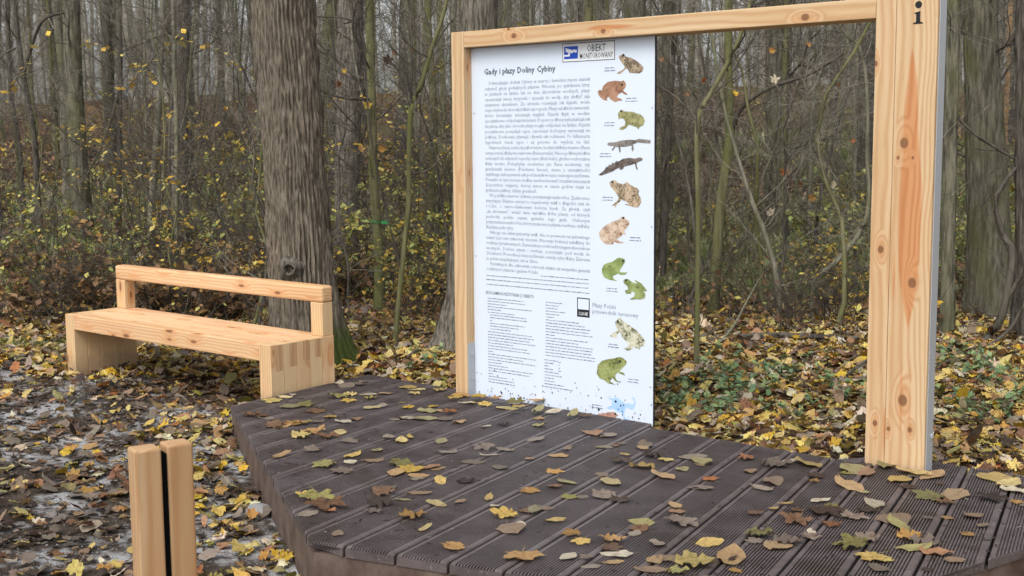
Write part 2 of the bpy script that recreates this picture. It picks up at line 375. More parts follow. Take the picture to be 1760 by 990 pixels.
def crown(tr, trr, n1, n2, n3, len1, R, t0=.15, el=(.1, 1.0), rmax=.018):
    """twiggy bare crown on the trunk polyline tr (k,3)"""
    S, r, D = pick_on(tr[None], trr[None], n1, R, t0, .98)
    L = len1 * R.uniform(.35, 1.0, n1); D1 = rnd_dir(n1, el[0], el[1], R)
    P1 = grow(S, D1, L, 7, .06, .16, R); R1 = np.minimum(r * .32, rmax)[:, None] * R.uniform(.5, 1, (n1, 1)) * np.linspace(1, .22, 7)[None]
    S, r, D = pick_on(P1, R1, n2, R, .15, 1); D2 = D + rnd_dir(n2, -.5, 1.0, R) * .95; D2 /= np.linalg.norm(D2, axis=1, keepdims=True)
    P2 = grow(S, D2, len1 * R.uniform(.15, .5, n2), 5, .03, .2, R); R2 = np.maximum(r * .55, .0025)[:, None] * np.linspace(1, .35, 5)[None]
    S, r, D = pick_on(P2, R2, n3, R, .15, 1); D3 = D + rnd_dir(n3, -.7, .9, R) * 1.0; D3 /= np.linalg.norm(D3, axis=1, keepdims=True)
    P3 = grow(S, D3, len1 * R.uniform(.08, .28, n3), 4, .0, .22, R); R3_ = np.maximum(r * .55, .0017)[:, None] * np.linspace(1, .5, 4)[None]
    return merge([tubes(P1, R1, 5), tubes(P2, R2, 3), tubes(P3, R3_, 3)])
def smooth_line(pts, k):
    pts = np.asarray(pts, float); t = np.linspace(0, len(pts) - 1, k); out = np.zeros((k, pts.shape[1])); n = len(pts)
    for q, tt in enumerate(t):
        i = min(int(tt), n - 2); f = tt - i; p0, p1, p2, p3 = pts[max(i - 1, 0)], pts[i], pts[i + 1], pts[min(i + 2, n - 1)]
        out[q] = .5 * (2 * p1 + (p2 - p0) * f + (2 * p0 - 5 * p1 + 4 * p2 - p3) * f * f + (3 * p1 - p0 - 3 * p2 + p3) * f ** 3)
    return out
def bark_trunk(line, rad, sides, rings, amp, R, flare=0, buttress=None):
    """trunk with real furrows: line (k,3), rad (k)"""
    k = len(line); t = np.linspace(0, k - 1, rings); a = np.minimum(t.astype(int), k - 2); f = t - a
    C = line[a] * (1 - f)[:, None] + line[a + 1] * f[:, None]; r = rad[a] * (1 - f) + rad[a + 1] * f
    s = np.concatenate([[0], np.cumsum(np.linalg.norm(np.diff(C, axis=0), axis=1))])
    th = np.arange(sides) * 2 * pi / sides; TH, SS = np.meshgrid(th, s)
    f1 = np.zeros_like(TH); f2 = np.zeros_like(TH)
    for _ in range(9):
        m = R.integers(14, 32); f1 += np.cos(m * TH + R.uniform(-5, 5) * SS + R.uniform(0, 6.28) + 1.2 * np.sin(R.uniform(2, 7) * SS + R.integers(1, 4) * TH))
        m = R.integers(30, 60); f2 += np.cos(m * TH + R.uniform(-14, 14) * SS + R.uniform(0, 6.28) + 1.5 * np.sin(R.uniform(4, 14) * SS + 2 * TH))
    ridge = 1 - np.minimum(np.abs(f1) / 2.2, 1); ridge = 1 - ridge ** 1.5 + .6 * np.clip(f2 / 4, -1, 1)
    rr = r[:, None] * (1 + .03 * np.cos(2 * TH + 1.3) + .02 * np.cos(3 * TH + SS)) + amp * (ridge - .7)
    if flare:
        g = np.exp(-SS / .22); rr = rr + flare * g * (.5 + .5 * np.cos(4 * TH + .6) + .3 * np.cos(7 * TH))
        if buttress is not None: rr = rr + flare * 1.6 * np.exp(-SS / .3) * np.exp(-((np.angle(np.exp(1j * (TH - buttress)))) / .5) ** 2)
    V = np.stack([C[:, None, 0] + rr * np.cos(TH), C[:, None, 1] + rr * np.sin(TH), np.repeat(C[:, None, 2], sides, 1)], -1).reshape(-1, 3)
    b = np.arange(rings - 1)[:, None] * sides; j = np.arange(sides)[None]; j2 = (j + 1) % sides
    return V, np.stack([b + j, b + j2, b + sides + j2, b + sides + j], -1).reshape(-1, 4)

def near_tree(name, label, cat, base_px, pts, mat, twigmat=None, furrow=0, n=(16, 80, 300), len1=1.6, flare=0, top=9.0, t0=.2, limbs=(), sides=14, buttress=None, Y=None, el=(.1, 1.0)):
    """pts: (px, py, width px) from the foot upwards, at the foot's distance; goes on above the picture to height top"""
    R = np.random.default_rng(abs(hash(label)) % 1000 if False else sum(map(ord, label)))
    if Y is None: Y = on_z(*base_px)[1]
    foot = on_y(*base_px, Y); gz = float(height(foot[0], foot[1])); foot[2] = gz
    L = [list(foot - [0, 0, .12])]; rad = [pts[0][2] * Y / FPX / 2]
    for (x, y, wpx) in pts: L.append(list(on_y(x, y, Y))); rad.append(wpx * Y / FPX / 2)
    L = np.array(L); rad = np.array(rad)
    if L[1][2] < L[0][2] + .1: L[1][2] = L[0][2] + .12
    d = L[-1] - L[-2]; d /= np.linalg.norm(d); d = d * .5 + np.array([0, 0, .5]); d /= np.linalg.norm(d)
    while L[-1][2] < top:
        L = np.vstack([L, L[-1] + d * 1.2 + R.normal(0, .05, 3)]); rad = np.append(rad, rad[-1] * .86)
    k = max(24, len(L) * 5); ln = smooth_line(np.c_[L, rad], k); line, rr = ln[:, :3], np.maximum(ln[:, 3], .004)
    root = empty(name, tuple(foot), label, cat); o = np.array(foot)
    if furrow: V, F = bark_trunk(line, rr, sides, int(k * furrow[1]), furrow[0], R, flare, buttress)
    else: V, F = tubes(line[None], rr[None] * (1 + flare * np.exp(-np.maximum(line[:, 2] - gz, 0) / .15))[None], sides)
    obj('trunk', mesh_np('trunk', V - o, F, mat, True), root, Matrix.Translation(foot))
    parts = [crown(line, rr, *n, len1, R, t0, el)]
    for lb in limbs:
        P = np.array([on_y(x, y, Y + (dy if dy else 0)) for (x, y, wq, dy) in lb]); r_ = np.array([wq * Y / FPX / 2 for (_, _, wq, _) in lb])
        sm = smooth_line(np.c_[P, r_], 14); parts.append(tubes(sm[None, :, :3], np.maximum(sm[None, :, 3], .002), 7))
        parts.append(crown(sm[:, :3], np.maximum(sm[:, 3], .003), 5, 22, 70, .6, R, .2, (-.3, 1.0)))
    V, F = merge(parts)
    obj('crown', mesh_np('crown', V - o, F, twigmat or B_TWIG, True), root, Matrix.Translation(foot))
    return root, line, Y

T1, l1, y1 = near_tree('broadleaf_tree', 'thick furrowed grey trunk with mossy foot rising right behind the bench', 'tree', (528, 632), [(527, 620, 128), (520, 520, 108), (513, 400, 101), (505, 260, 99), (496, 130, 99), (487, 0, 98)], B_BIG, B_TWIGD, (.030, 10), flare=.11, sides=170, n=(10, 60, 200), len1=2.4, t0=.5, top=12, buttress=-.2)
T2, l2, y2 = near_tree('broadleaf_tree', 'dark furrowed trunk between the bench tree and the slim tree with green ribbon', 'tree', (594, 492), [(594, 480, 46), (596, 380, 42), (598, 250, 42), (600, 120, 42), (603, 0, 42)], B_MID, B_TWIGD, (.010, 5), flare=.05, sides=90, n=(14, 90, 300), len1=2.2, t0=.25, top=13)
T3, l3, y3 = near_tree('slim_tree', 'slim smooth olive green trunk with a green ribbon tied round it', 'tree', (653, 545), [(653, 530, 19), (651, 430, 17), (643, 320, 16), (639, 200, 16), (637, 100, 15), (635, 0, 15)], B_GREEN, B_TWIGD, n=(12, 70, 260), len1=1.5, flare=.4, limbs=[[(640, 165, 5, 0), (615, 45, 4, .2), (545, 28, 3, .4)], [(642, 170, 4, 0), (600, 170, 4, -.2), (560, 160, 3, -.3), (548, 152, 2, -.4)]])
T4, l4, y4 = near_tree('sapling', 'thin olive sapling forking left of the board frame', 'sapling', (678, 606), [(679, 590, 10), (690, 470, 9), (702, 350, 9), (705, 200, 8), (722, 150, 8), (745, 75, 7), (768, 0, 7)], B_GREEN, B_TWIGD, n=(9, 50, 190), len1=1.1, t0=.3, top=6.5, limbs=[[(705, 190, 6, 0), (708, 100, 5, .1), (705, 10, 4, .3)], [(690, 470, 3, 0), (640, 250, 3, -.2), (622, 60, 3, -.3), (590, 40, 2, -.4)], [(703, 300, 3, 0), (740, 290, 3, .1), (790, 240, 2, .2)]])
T5, l5, y5 = near_tree('broadleaf_tree', 'dark rough trunk standing directly behind the left frame post', 'tree', (792, 617), [(792, 605, 92), (800, 520, 66), (808, 380, 62), (815, 220, 60), (823, 60, 60), (825, 0, 60)], B_MID, B_TWIGD, (.012, 7), flare=.07, sides=110, n=(10, 60, 220), len1=2.0, t0=.45, top=12, buttress=3.4)
near_tree('broadleaf_tree', 'mossy trunk showing above the beam behind the white panel', 'tree', (1085, 520), [(1086, 500, 42), (1088, 300, 37), (1090, 100, 36), (1092, 0, 35)], B_MOSSY, None, (.008, 5), sides=70, n=(12, 70, 240), len1=1.8, top=12)
near_tree('slim_tree', 'slim trunk peeping over the beam beside the mossy one', 'tree', (1000, 500), [(1000, 490, 17), (1006, 200, 15), (1012, 0, 14)], B_GREEN, None, n=(12, 60, 220), len1=1.4, top=10)
near_tree('broadleaf_tree', 'grey green trunk beyond the left end of the bench', 'tree', (146, 447), [(146, 435, 38), (140, 350, 33), (133, 240, 30), (126, 120, 29), (122, 0, 28)], B_MOSSY, B_TWIGD, (.008, 5), sides=80, flare=.05, n=(12, 80, 300), len1=2.2, t0=.2, top=12)
near_tree('broadleaf_tree', 'rough grey brown trunk behind the middle of the bench backrest', 'tree', (307, 463), [(307, 450, 36), (308, 350, 31), (309, 200, 29), (310, 100, 28), (311, 0, 28)], B_MID, B_TWIGD, (.009, 5), sides=80, flare=.05, n=(12, 80, 300), len1=2.2, t0=.2, top=12)
near_tree('slim_tree', 'pale slim stem in front of the rough trunk behind the bench', 'tree', (302, 500), [(302, 490, 9), (304, 350, 8), (303, 200, 8), (298, 0, 7)], B_GREY, None, n=(8, 50, 180), len1=1.0, top=7)
near_tree('sapling', 'dark crooked sapling at the far left beyond the gravel', 'sapling', (75, 470), [(74, 455, 12), (64, 330, 10), (58, 230, 9), (42, 140, 8), (30, 60, 8), (24, 0, 7)], B_DARK, B_TWIGD, n=(12, 70, 240), len1=1.6, top=7, limbs=[[(40, 130, 6, 0), (70, 40, 5, -.3), (110, 22, 4, -.5)], [(35, 80, 5, 0), (5, 95, 4, .2), (-20, 130, 3, .3)]])
near_tree('slim_tree', 'straight slim tree between the two trunks left of the bench back', 'tree', (203, 452), [(203, 440, 11), (205, 300, 9), (206, 150, 8), (205, 0, 8)], B_DARK, B_TWIGD, n=(14, 80, 260), len1=1.5, top=9, limbs=[[(206, 150, 5, 0), (180, 240, 4, -.2), (150, 300, 3, -.3)], [(205, 90, 4, 0), (255, 70, 4, -.3), (320, 40, 3, -.5)]])
near_tree('slim_tree', 'slim leaning trunk behind the left bench post', 'tree', (262, 455), [(258, 430, 13), (262, 330, 12), (272, 200, 11), (278, 60, 10), (280, 0, 10)], B_GREY, B_TWIGD, n=(12, 70, 260), len1=1.5, top=9)
T12, l12, y12 = near_tree('sapling', 'thin straight olive sapling forking high in the frame opening', 'sapling', (1197, 646), [(1197, 630, 10), (1199, 500, 9), (1200, 350, 9), (1199, 210, 9), (1222, 160, 8), (1247, 115, 7), (1275, 55, 7), (1290, 0, 6)], B_GREEN, B_TWIGD, n=(6, 34, 130), len1=.9, t0=.45, top=5.5, limbs=[[(1199, 208, 6, 0), (1165, 170, 4, .1), (1128, 145, 3, .2)], [(1210, 180, 4, 0), (1190, 120, 3, .2), (1150, 60, 2, .3)]])
T13, l13, y13 = near_tree('slim_tree', 'olive trunk with a long branch sweeping right in the frame opening', 'tree', (1225, 552), [(1226, 535, 22), (1232, 430, 18), (1240, 340, 17), (1254, 240, 17), (1252, 130, 14), (1252, 0, 13)], B_GREEN, B_TWIGD, n=(14, 80, 300), len1=1.4, top=9, limbs=[[(1257, 225, 9, 0), (1275, 185, 8, -.1), (1320, 152, 7, -.2), (1390, 128, 5, -.3), (1450, 92, 4, -.4)], [(1243, 300, 5, 0), (1222, 190, 5, .1), (1200, 60, 4, .2)]])
near_tree('sapling', 'bent grey sapling bowing over the fallen log', 'sapling', (1318, 574), [(1322, 566, 11), (1338, 545, 10), (1338, 500, 9), (1330, 455, 9), (1312, 395, 8), (1292, 345, 8), (1262, 250, 6), (1240, 160, 5)], B_GREY, B_TWIG, n=(10, 60, 220), len1=.9, t0=.3, top=4.2)
T15, l15, y15 = near_tree('broadleaf_tree', 'stout mossy trunk with a dark hollow foot in the frame opening', 'tree', (1332, 467), [(1332, 455, 62), (1333, 410, 42), (1334, 300, 38), (1335, 150, 37), (1336, 0, 36)], B_MOSSY, B_TWIGD, (.010, 5), sides=90, flare=.10, n=(16, 100, 360), len1=2.2, t0=.2, top=13)
near_tree('slim_tree', 'thin leaning stem right in front of the stout mossy trunk', 'tree', (1336, 472), [(1338, 455, 12), (1345, 380, 11), (1347, 250, 10), (1350, 60, 9), (1352, 0, 9)], B_GREEN, B_TWIGD, n=(14, 70, 260), len1=1.3, top=9)
near_tree('slim_tree', 'slim grey green trunk between the stout tree and the big post', 'tree', (1388, 470), [(1388, 455, 12), (1391, 350, 10), (1396, 200, 9), (1406, 60, 9), (1410, 0, 8)], B_GREY, B_TWIG, n=(14, 80, 300), len1=1.5, top=9)
near_tree('slim_tree', 'dark slim trunk just right of the white panel edge', 'tree', (1134, 517), [(1135, 505, 18), (1140, 400, 15), (1148, 250, 13), (1155, 100, 12), (1165, 0, 11)], B_DARK, B_TWIGD, n=(16, 90, 320), len1=1.5, top=9, limbs=[[(1147, 260, 6, 0), (1132, 330, 5, -.2), (1128, 420, 4, -.3)]])
near_tree('sapling', 'arching sapling curving down beside the big post', 'sapling', (1392, 560), [(1394, 545, 9), (1402, 480, 9), (1432, 455, 9), (1478, 400, 8), (1493, 350, 8), (1491, 270, 7), (1490, 150, 6), (1476, 80, 5), (1440, 40, 4)], B_GREY, B_TWIGD, n=(12, 70, 260), len1=1.0, t0=.4, top=3.2)
near_tree('slim_tree', 'slim mossy trunk close beside the steel edge of the big post', 'tree', (1627, 590), [(1627, 575, 25), (1630, 400, 22), (1634, 200, 22), (1638, 60, 22), (1640, 0, 22)], B_MOSSY, B_TWIGD, (.004, 5), sides=50, n=(10, 60, 220), len1=1.4, t0=.3, top=10, flare=.02)
near_tree('broadleaf_tree', 'thick mossy trunk right of the big post', 'tree', (1702, 552), [(1702, 540, 84), (1700, 440, 72), (1696, 320, 66), (1690, 180, 58), (1686, 60, 54), (1684, 0, 53)], B_MOSSY, B_TWIGD, (.009, 7), sides=110, n=(12, 70, 260), len1=2.0, t0=.15, top=12, flare=.05)
T22, l22, y22 = near_tree('broadleaf_tree', 'dark vine tangled trunk at the edge of the leaf pile', 'tree', (1786, 592), [(1784, 575, 80), (1776, 450, 56), (1771, 300, 48), (1770, 120, 44), (1772, 0, 44)], B_DARK, B_TWIGD, (.012, 7), sides=100, n=(12, 70, 240), len1=1.8, t0=.2, top=11, flare=.08, limbs=[[(1690, 588, 14, -.3), (1715, 560, 14, -.35), (1732, 500, 13, -.35), (1740, 430, 12, -.35), (1722, 400, 10, -.3), (1712, 340, 8, -.2), (1745, 290, 7, 0)], [(1728, 520, 8, -.35), (1755, 470, 7, -.4), (1768, 430, 6, -.4)], [(1700, 595, 6, -.5), (1740, 560, 6, -.5), (1765, 500, 6, -.45), (1755, 420, 5, -.4)]])
near_tree('slim_tree', 'slim trunk between the bench tree and the middle trunk far back', 'tree', (735, 470), [(735, 455, 16), (742, 330, 14), (746, 200, 13), (737, 60, 12), (735, 0, 12)], B_GREEN, B_TWIGD, n=(14, 80, 300), len1=1.5, top=9)

def branch_scar():
    P = on_y(499, 462, y1 - .225); R = np.random.default_rng(2); nr, ns = 12, 28; V = []
    for i in range(nr):
        t = i / (nr - 1); rad = .046 * (1 - .62 * max(0, t - .45) / .55) if t > .45 else .046 + .05 * (1 - t / .45); dep = .05 * min(1, t / .5) - .06 * max(0, (t - .7) / .3)
        for j in range(ns):
            a = 2 * pi * j / ns; k = 1 + .10 * sin(3 * a + 1) + .07 * sin(7 * a + 2 * t) + R.normal(0, .03); V.append((P[0] + rad * k * cos(a), P[1] - dep + R.normal(0, .004), P[2] + rad * k * 1.05 * sin(a)))
    V = np.array(V); b = np.arange(nr - 1)[:, None] * ns; j = np.arange(ns)[None]; j2 = (j + 1) % ns; F = np.stack([b + j, b + j2, b + ns + j2, b + ns + j], -1).reshape(-1, 4)
    V = np.vstack([V, V[-ns:].mean(0)[None] + [[0, .05, 0]]]); me = mesh_np('branch_scar', V - np.array(T1.location), [F, np.stack([(nr - 1) * ns + np.arange(ns), (nr - 1) * ns + (np.arange(ns) + 1) % ns, np.full(ns, nr * ns)], -1)], B_DARK, True)
    obj('branch_scar', me, T1, Matrix.Translation(T1.location))
branch_scar()
# --- forest behind: one of each kind, then copies
def tree_variant(R, h, r, n, len1, mat, tm):
    k = 16; L = np.zeros((k, 3)); L[:, 2] = np.linspace(-.2, h, k)
    L[:, :2] = np.cumsum(R.normal(0, .022 * h / 8, (k, 2)), 0); L[:, 0] += np.linspace(0, 1, k) ** 1.3 * R.normal(0, .7); rr = r * np.linspace(1, .3, k); rr[0] *= 1.5
    V, F = tubes(L[None], rr[None], 9); tm_ = mesh_np('trunk', V, F, mat, True)
    V, F = crown(L, rr, *n, len1, R, .12, (.15, 1.2), .016); return tm_, mesh_np('crown', V, F, tm, True)
RV = np.random.default_rng(3)
VAR = [tree_variant(RV, 9 + RV.uniform(0, 3), rad, (24, 190, 800), 2.0, m_, t_) for rad, m_, t_ in
       [(.045, B_GREEN, B_TWIG), (.06, B_GREY, B_TWIG), (.05, B_GREEN, B_TWIGD), (.08, B_GREY, B_TWIG), (.11, B_MOSSY, B_TWIG), (.13, B_DARK, B_TWIGD), (.04, B_DARK, B_TWIGD), (.16, B_DARK, B_TWIG), (.05, B_GREY, B_TWIG)]]
VLAB = {'B': 'bare woodland tree standing deep in the forest behind the clearing'}
def copy_thing(parts, names, name, loc, rz, s, label, cat, group):
    e = empty(name, loc, label, cat, group); e.rotation_euler = (0, 0, rz); e.scale = (s, s, s)
    for me, nm in zip(parts, names):
        c = link(bpy.data.objects.new(nm, me)); c.parent = e
        if name in ('shrub', 'green_herb'): c['kind'] = 'stuff'
    return e
KIND = ['thin olive', 'slim grey', 'thin olive', 'grey', 'mossy', 'dark stout', 'thin dark', 'stout dark', 'slim pale']
near_px = [c for c in (528, 594, 653, 678, 792, 146, 307, 1332, 1702)]
cnt = 0; placed = []
while cnt < 160:
    y = RV.uniform(21, 46) if cnt > 50 else RV.uniform(20, 28); x = RV.uniform(-1, 1) * (.46 * y + 1.5)
    if any((x - a) ** 2 + (y - b) ** 2 < .35 for a, b in placed): continue
    if y < 17 and -2.4 < x < -.6: continue
    if x > .09 * y and x < .33 * y and RV.random() < .45: continue
    placed.append((x, y)); v = int(RV.choice(9, p=[.15, .14, .14, .12, .1, .08, .11, .06, .1])); s = RV.uniform(.75, 1.3)
    copy_thing(VAR[v], ('trunk', 'crown'), 'forest_tree', (x, y, float(height(x, y))), RV.uniform(0, 6.28), s,
               KIND[v] + ' bare forest tree in the woodland behind the clearing', 'tree', 'bare trees of the woodland behind')
    cnt += 1
# thin understorey saplings
SV = []
for i in range(5):
    k = 12; h = RV.uniform(2.6, 4.6); L = np.zeros((k, 3)); L[:, 2] = np.linspace(-.1, h, k); L[:, :2] = np.cumsum(RV.normal(0, .07, (k, 2)), 0); rr = RV.uniform(.012, .022) * np.linspace(1, .25, k)
    V, F = tubes(L[None], rr[None], 6); m_ = [B_GREEN, B_DARK, B_GREY][i % 3]
    a = mesh_np('stem', V, F, m_, True); V, F = crown(L, rr, 16, 90, 330, 1.3, RV, .1, (-.1, 1.1), .012); SV.append((a, mesh_np('twigs', V, F, [B_TWIGD, B_TWIG][i % 2], True)))
cnt = 0
while cnt < 135:
    y = RV.uniform(10.6, 22); x = RV.uniform(-1, 1) * (.45 * y + .8)
    uu, nn_ = UN(np.array([x, y, 0]))
    if nn_ < .9 or (-4.5 < uu < 1.5 and nn_ < 1.6): continue
    cnt += 1; v = cnt % 5
    copy_thing(SV[v], ('stem', 'crown'), 'understorey_sapling', (x, y, float(height(x, y))), RV.uniform(0, 6.28), RV.uniform(.7, 1.25),
               ['thin olive', 'thin dark', 'thin grey', 'wispy olive', 'wispy dark'][v] + ' leafless understorey sapling among the forest trees', 'sapling', 'leafless saplings of the understorey')
# the wood far behind, one mass
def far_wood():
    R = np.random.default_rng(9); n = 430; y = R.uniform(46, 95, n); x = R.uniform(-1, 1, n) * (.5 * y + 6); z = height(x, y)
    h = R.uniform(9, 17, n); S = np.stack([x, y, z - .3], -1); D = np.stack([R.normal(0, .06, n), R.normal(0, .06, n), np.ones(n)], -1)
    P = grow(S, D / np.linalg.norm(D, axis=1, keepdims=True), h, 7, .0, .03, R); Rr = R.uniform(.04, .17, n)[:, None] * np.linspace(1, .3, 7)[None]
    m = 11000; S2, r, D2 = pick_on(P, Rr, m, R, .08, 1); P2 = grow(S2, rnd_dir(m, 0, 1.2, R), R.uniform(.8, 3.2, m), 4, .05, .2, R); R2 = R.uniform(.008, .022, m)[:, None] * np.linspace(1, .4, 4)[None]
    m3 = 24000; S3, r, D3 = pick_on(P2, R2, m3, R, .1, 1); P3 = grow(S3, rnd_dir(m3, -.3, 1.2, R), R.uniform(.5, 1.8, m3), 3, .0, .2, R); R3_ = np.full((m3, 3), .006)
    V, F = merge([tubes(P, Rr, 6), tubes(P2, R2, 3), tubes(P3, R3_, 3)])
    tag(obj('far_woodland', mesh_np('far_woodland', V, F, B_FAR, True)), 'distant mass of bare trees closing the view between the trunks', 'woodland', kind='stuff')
far_wood()

# ------------------------------------------------------------------ leaves: templates
def maple(R, curl):
    out = []; lob = [(90, 1.0), (38, .92), (142, .92), (-18, .62), (198, .62)]; lob.sort()
    for i, (a, r) in enumerate(lob):
        for da, f in ((-20, .70), (-9, .80), (0, 1.0), (9, .80), (20, .70)):
            out.append((a + da + R.normal(0, 2), r * f * R.uniform(.92, 1.06)))
        if i < 4: out.append(((a + lob[i + 1][0]) / 2, .54 * R.uniform(.85, 1.15)))
    out.append((245, .46)); out.append((270, .26)); out.append((295, .46))
    out.sort(key=lambda t: t[0] if t[0] > -60 else t[0] + 360)
    p = np.array([(r * cos(radians(a)), r * sin(radians(a)) - .1) for a, r in out])
    return finish_leaf(p, R, curl)
def oval(R, curl, w=.62, tip=.25):
    t = np.linspace(0, 2 * pi, 17)[:-1]; y = np.cos(t); x = w * np.sin(t) * np.abs(np.sin(t)) ** .45 * (1 - tip * y); p = np.stack([x * R.uniform(.86, 1.1, 16), y * R.uniform(.95, 1.05, 16)], -1) * .9
    return finish_leaf(p, R, curl)
def finish_leaf(p, R, curl):
    # centre + mid ring + rim, so that the blade can cup and crinkle; then a stalk
    n = len(p); mid = p * .55; P2 = np.vstack([[[0, 0]], mid, p])
    r2 = (P2 ** 2).sum(1); a = R.uniform(0, pi); q = P2[:, 0] * cos(a) + P2[:, 1] * sin(a)
    z = curl * (.30 * r2 * R.uniform(-.3, 1) + .45 * q * q * R.uniform(.2, 1.0)) + np.r_[0, R.normal(0, .03, n), R.normal(0, .09 * (.4 + curl), n)] - .05 * np.exp(-np.abs(P2[:, 0]) * 6)
    V = np.c_[P2, z]; j = np.arange(n); j2 = (j + 1) % n
    F3 = np.concatenate([np.stack([np.zeros(n, int), 1 + j, 1 + j2], -1), np.stack([1 + j, 1 + n + j, 1 + n + j2], -1), np.stack([1 + j, 1 + n + j2, 1 + j2], -1)])
    b = np.array([0, p[:, 1].min() * .5]); s = R.normal(0, .3); e = b + np.array([s, -.95]); nb = len(V)
    V = np.vstack([V, [[b[0] - .022, b[1], .01], [b[0] + .022, b[1], .01], [e[0], e[1], .07 + .1 * curl]]]); F3 = np.vstack([F3, [[nb, nb + 1, nb + 2]]])
    V[:, 2] -= V[:, 2].min(); return V * .5, F3
RL = np.random.default_rng(21)
MAPLES = [maple(RL, c) for c in (.15, .3, .5, .7, .9, 1.1)]; OVALS = [oval(RL, c, w_, t_) for c, w_, t_ in ((.2, .6, .2), (.5, .55, .3), (.8, .66, .15), (1.1, .5, .3), (.4, .8, .1), (.9, .42, .2))]
LEAFT = MAPLES + OVALS
PAL = {'yellow': (.52, .34, .035), 'pale yellow': (.55, .43, .13), 'ochre': (.40, .22, .055), 'brown': (.17, .088, .042), 'dark brown': (.058, .036, .026), 'grey brown': (.21, .16, .125), 'olive': (.25, .225, .05), 'cream': (.52, .46, .33), 'rust': (.32, .12, .035)}
PN = list(PAL)
def leaf_mass(X, Y, Zo, size, cols, R, tilt=.28, templ=None):
    n = len(X); ids = R.integers(0, len(LEAFT), n) if templ is None else templ
    Vs, Fs, Cs, Ls, o = [], [], [], [], 0
    for k in range(len(LEAFT)):
        s = np.where(ids == k)[0]
        if not len(s): continue
        V, F = LEAFT[k]; m = len(s); a = R.uniform(0, 2 * pi, m); tx = R.normal(0, tilt, m); ty = R.normal(0, tilt, m)
        flip = R.random(m) < .35
        P = V[None] * size[s][:, None, None]; P = np.repeat(P, 1, 0).copy(); P[..., 2] = np.where(flip[:, None], P[..., 2].max(1, keepdims=True) - P[..., 2], P[..., 2])
        x = P[..., 0] * np.cos(a)[:, None] - P[..., 1] * np.sin(a)[:, None]; y = P[..., 0] * np.sin(a)[:, None] + P[..., 1] * np.cos(a)[:, None]
        z = P[..., 2] + x * np.tan(tx)[:, None] + y * np.tan(ty)[:, None]
        z = z - np.minimum(z.min(1, keepdims=True), 0) * .75
        Vs.append(np.stack([x + X[s][:, None], y + Y[s][:, None], z + Zo[s][:, None]], -1).reshape(-1, 3))
        Fs.append((F[None] + (np.arange(m) * len(V))[:, None, None]).reshape(-1, 3) + o); o += m * len(V)
        Cs.append(np.repeat(cols[s], len(V), 0)); Ls.append(np.tile(V * 2, (m, 1)))
    return np.concatenate(Vs), np.concatenate(Fs), np.concatenate(Cs), np.concatenate(Ls)
def pal_cols(n, wts, R):
    wv = np.array([wts.get(k, 0) for k in PN], float); i = R.choice(len(PN), n, p=wv / wv.sum()); c = np.array([PAL[k] for k in PN])[i]
    return c * R.uniform(.7, 1.25, (n, 1)) * R.uniform(.92, 1.08, (n, 3)), i
PATHW = {'yellow': .07, 'pale yellow': .08, 'ochre': .10, 'brown': .24, 'dark brown': .34, 'grey brown': .17, 'olive': .06, 'cream': .04, 'rust': .03}
WOODW = {'yellow': .17, 'pale yellow': .21, 'ochre': .12, 'brown': .14, 'dark brown': .10, 'grey brown': .10, 'olive': .07, 'cream': .12, 'rust': .05}
BACKW = {'yellow': .06, 'pale yellow': .06, 'ochre': .13, 'brown': .27, 'dark brown': .14, 'grey brown': .12, 'olive': .05, 'cream': .05, 'rust': .14}

# deck outline in board coordinates (u, n)
DECK = [(-3.36, -1.30), (-3.70, .14), (-2.72, .14), (-1.33, .12), (-1.27, -.02), (-.03, -.02), (-.02, .27), (.60, .30), (1.22, .28), (1.19, -.45), (1.05, -1.12), (.966, -1.563), (.74, -2.1), (-.16, -2.575), (-.922, -2.80)]
DECK = np.array(DECK)
def in_poly(x, y, poly):
    c = np.zeros(np.shape(x), bool); j = len(poly) - 1
    for i in range(len(poly)):
        xi, yi = poly[i]; xj, yj = poly[j]
        cond = ((yi > y) != (yj > y)) & (x < (xj - xi) * (y - yi) / (yj - yi + 1e-12) + xi); c ^= cond; j = i
    return c
def deck_dist(uu, nn):
    d = np.full(np.shape(uu), 9.)
    for i in range(len(DECK)):
        a, b = DECK[i], DECK[(i + 1) % len(DECK)]; e = b - a; t = np.clip(((uu - a[0]) * e[0] + (nn - a[1]) * e[1]) / (e @ e), 0, 1)
        d = np.minimum(d, np.hypot(uu - a[0] - t * e[0], nn - a[1] - t * e[1]))
    return np.where(in_poly(uu, nn, DECK), -d, d)
def scatter(n, y0, y1, R, margin=1.2, pw=1.0):
    y = (y0 ** (1 + pw) + R.random(n) * (y1 ** (1 + pw) - y0 ** (1 + pw))) ** (1 / (1 + pw)); x = R.uniform(-1, 1, n) * (.415 * y + margin); return x, y
SINGLE_GROUND = []
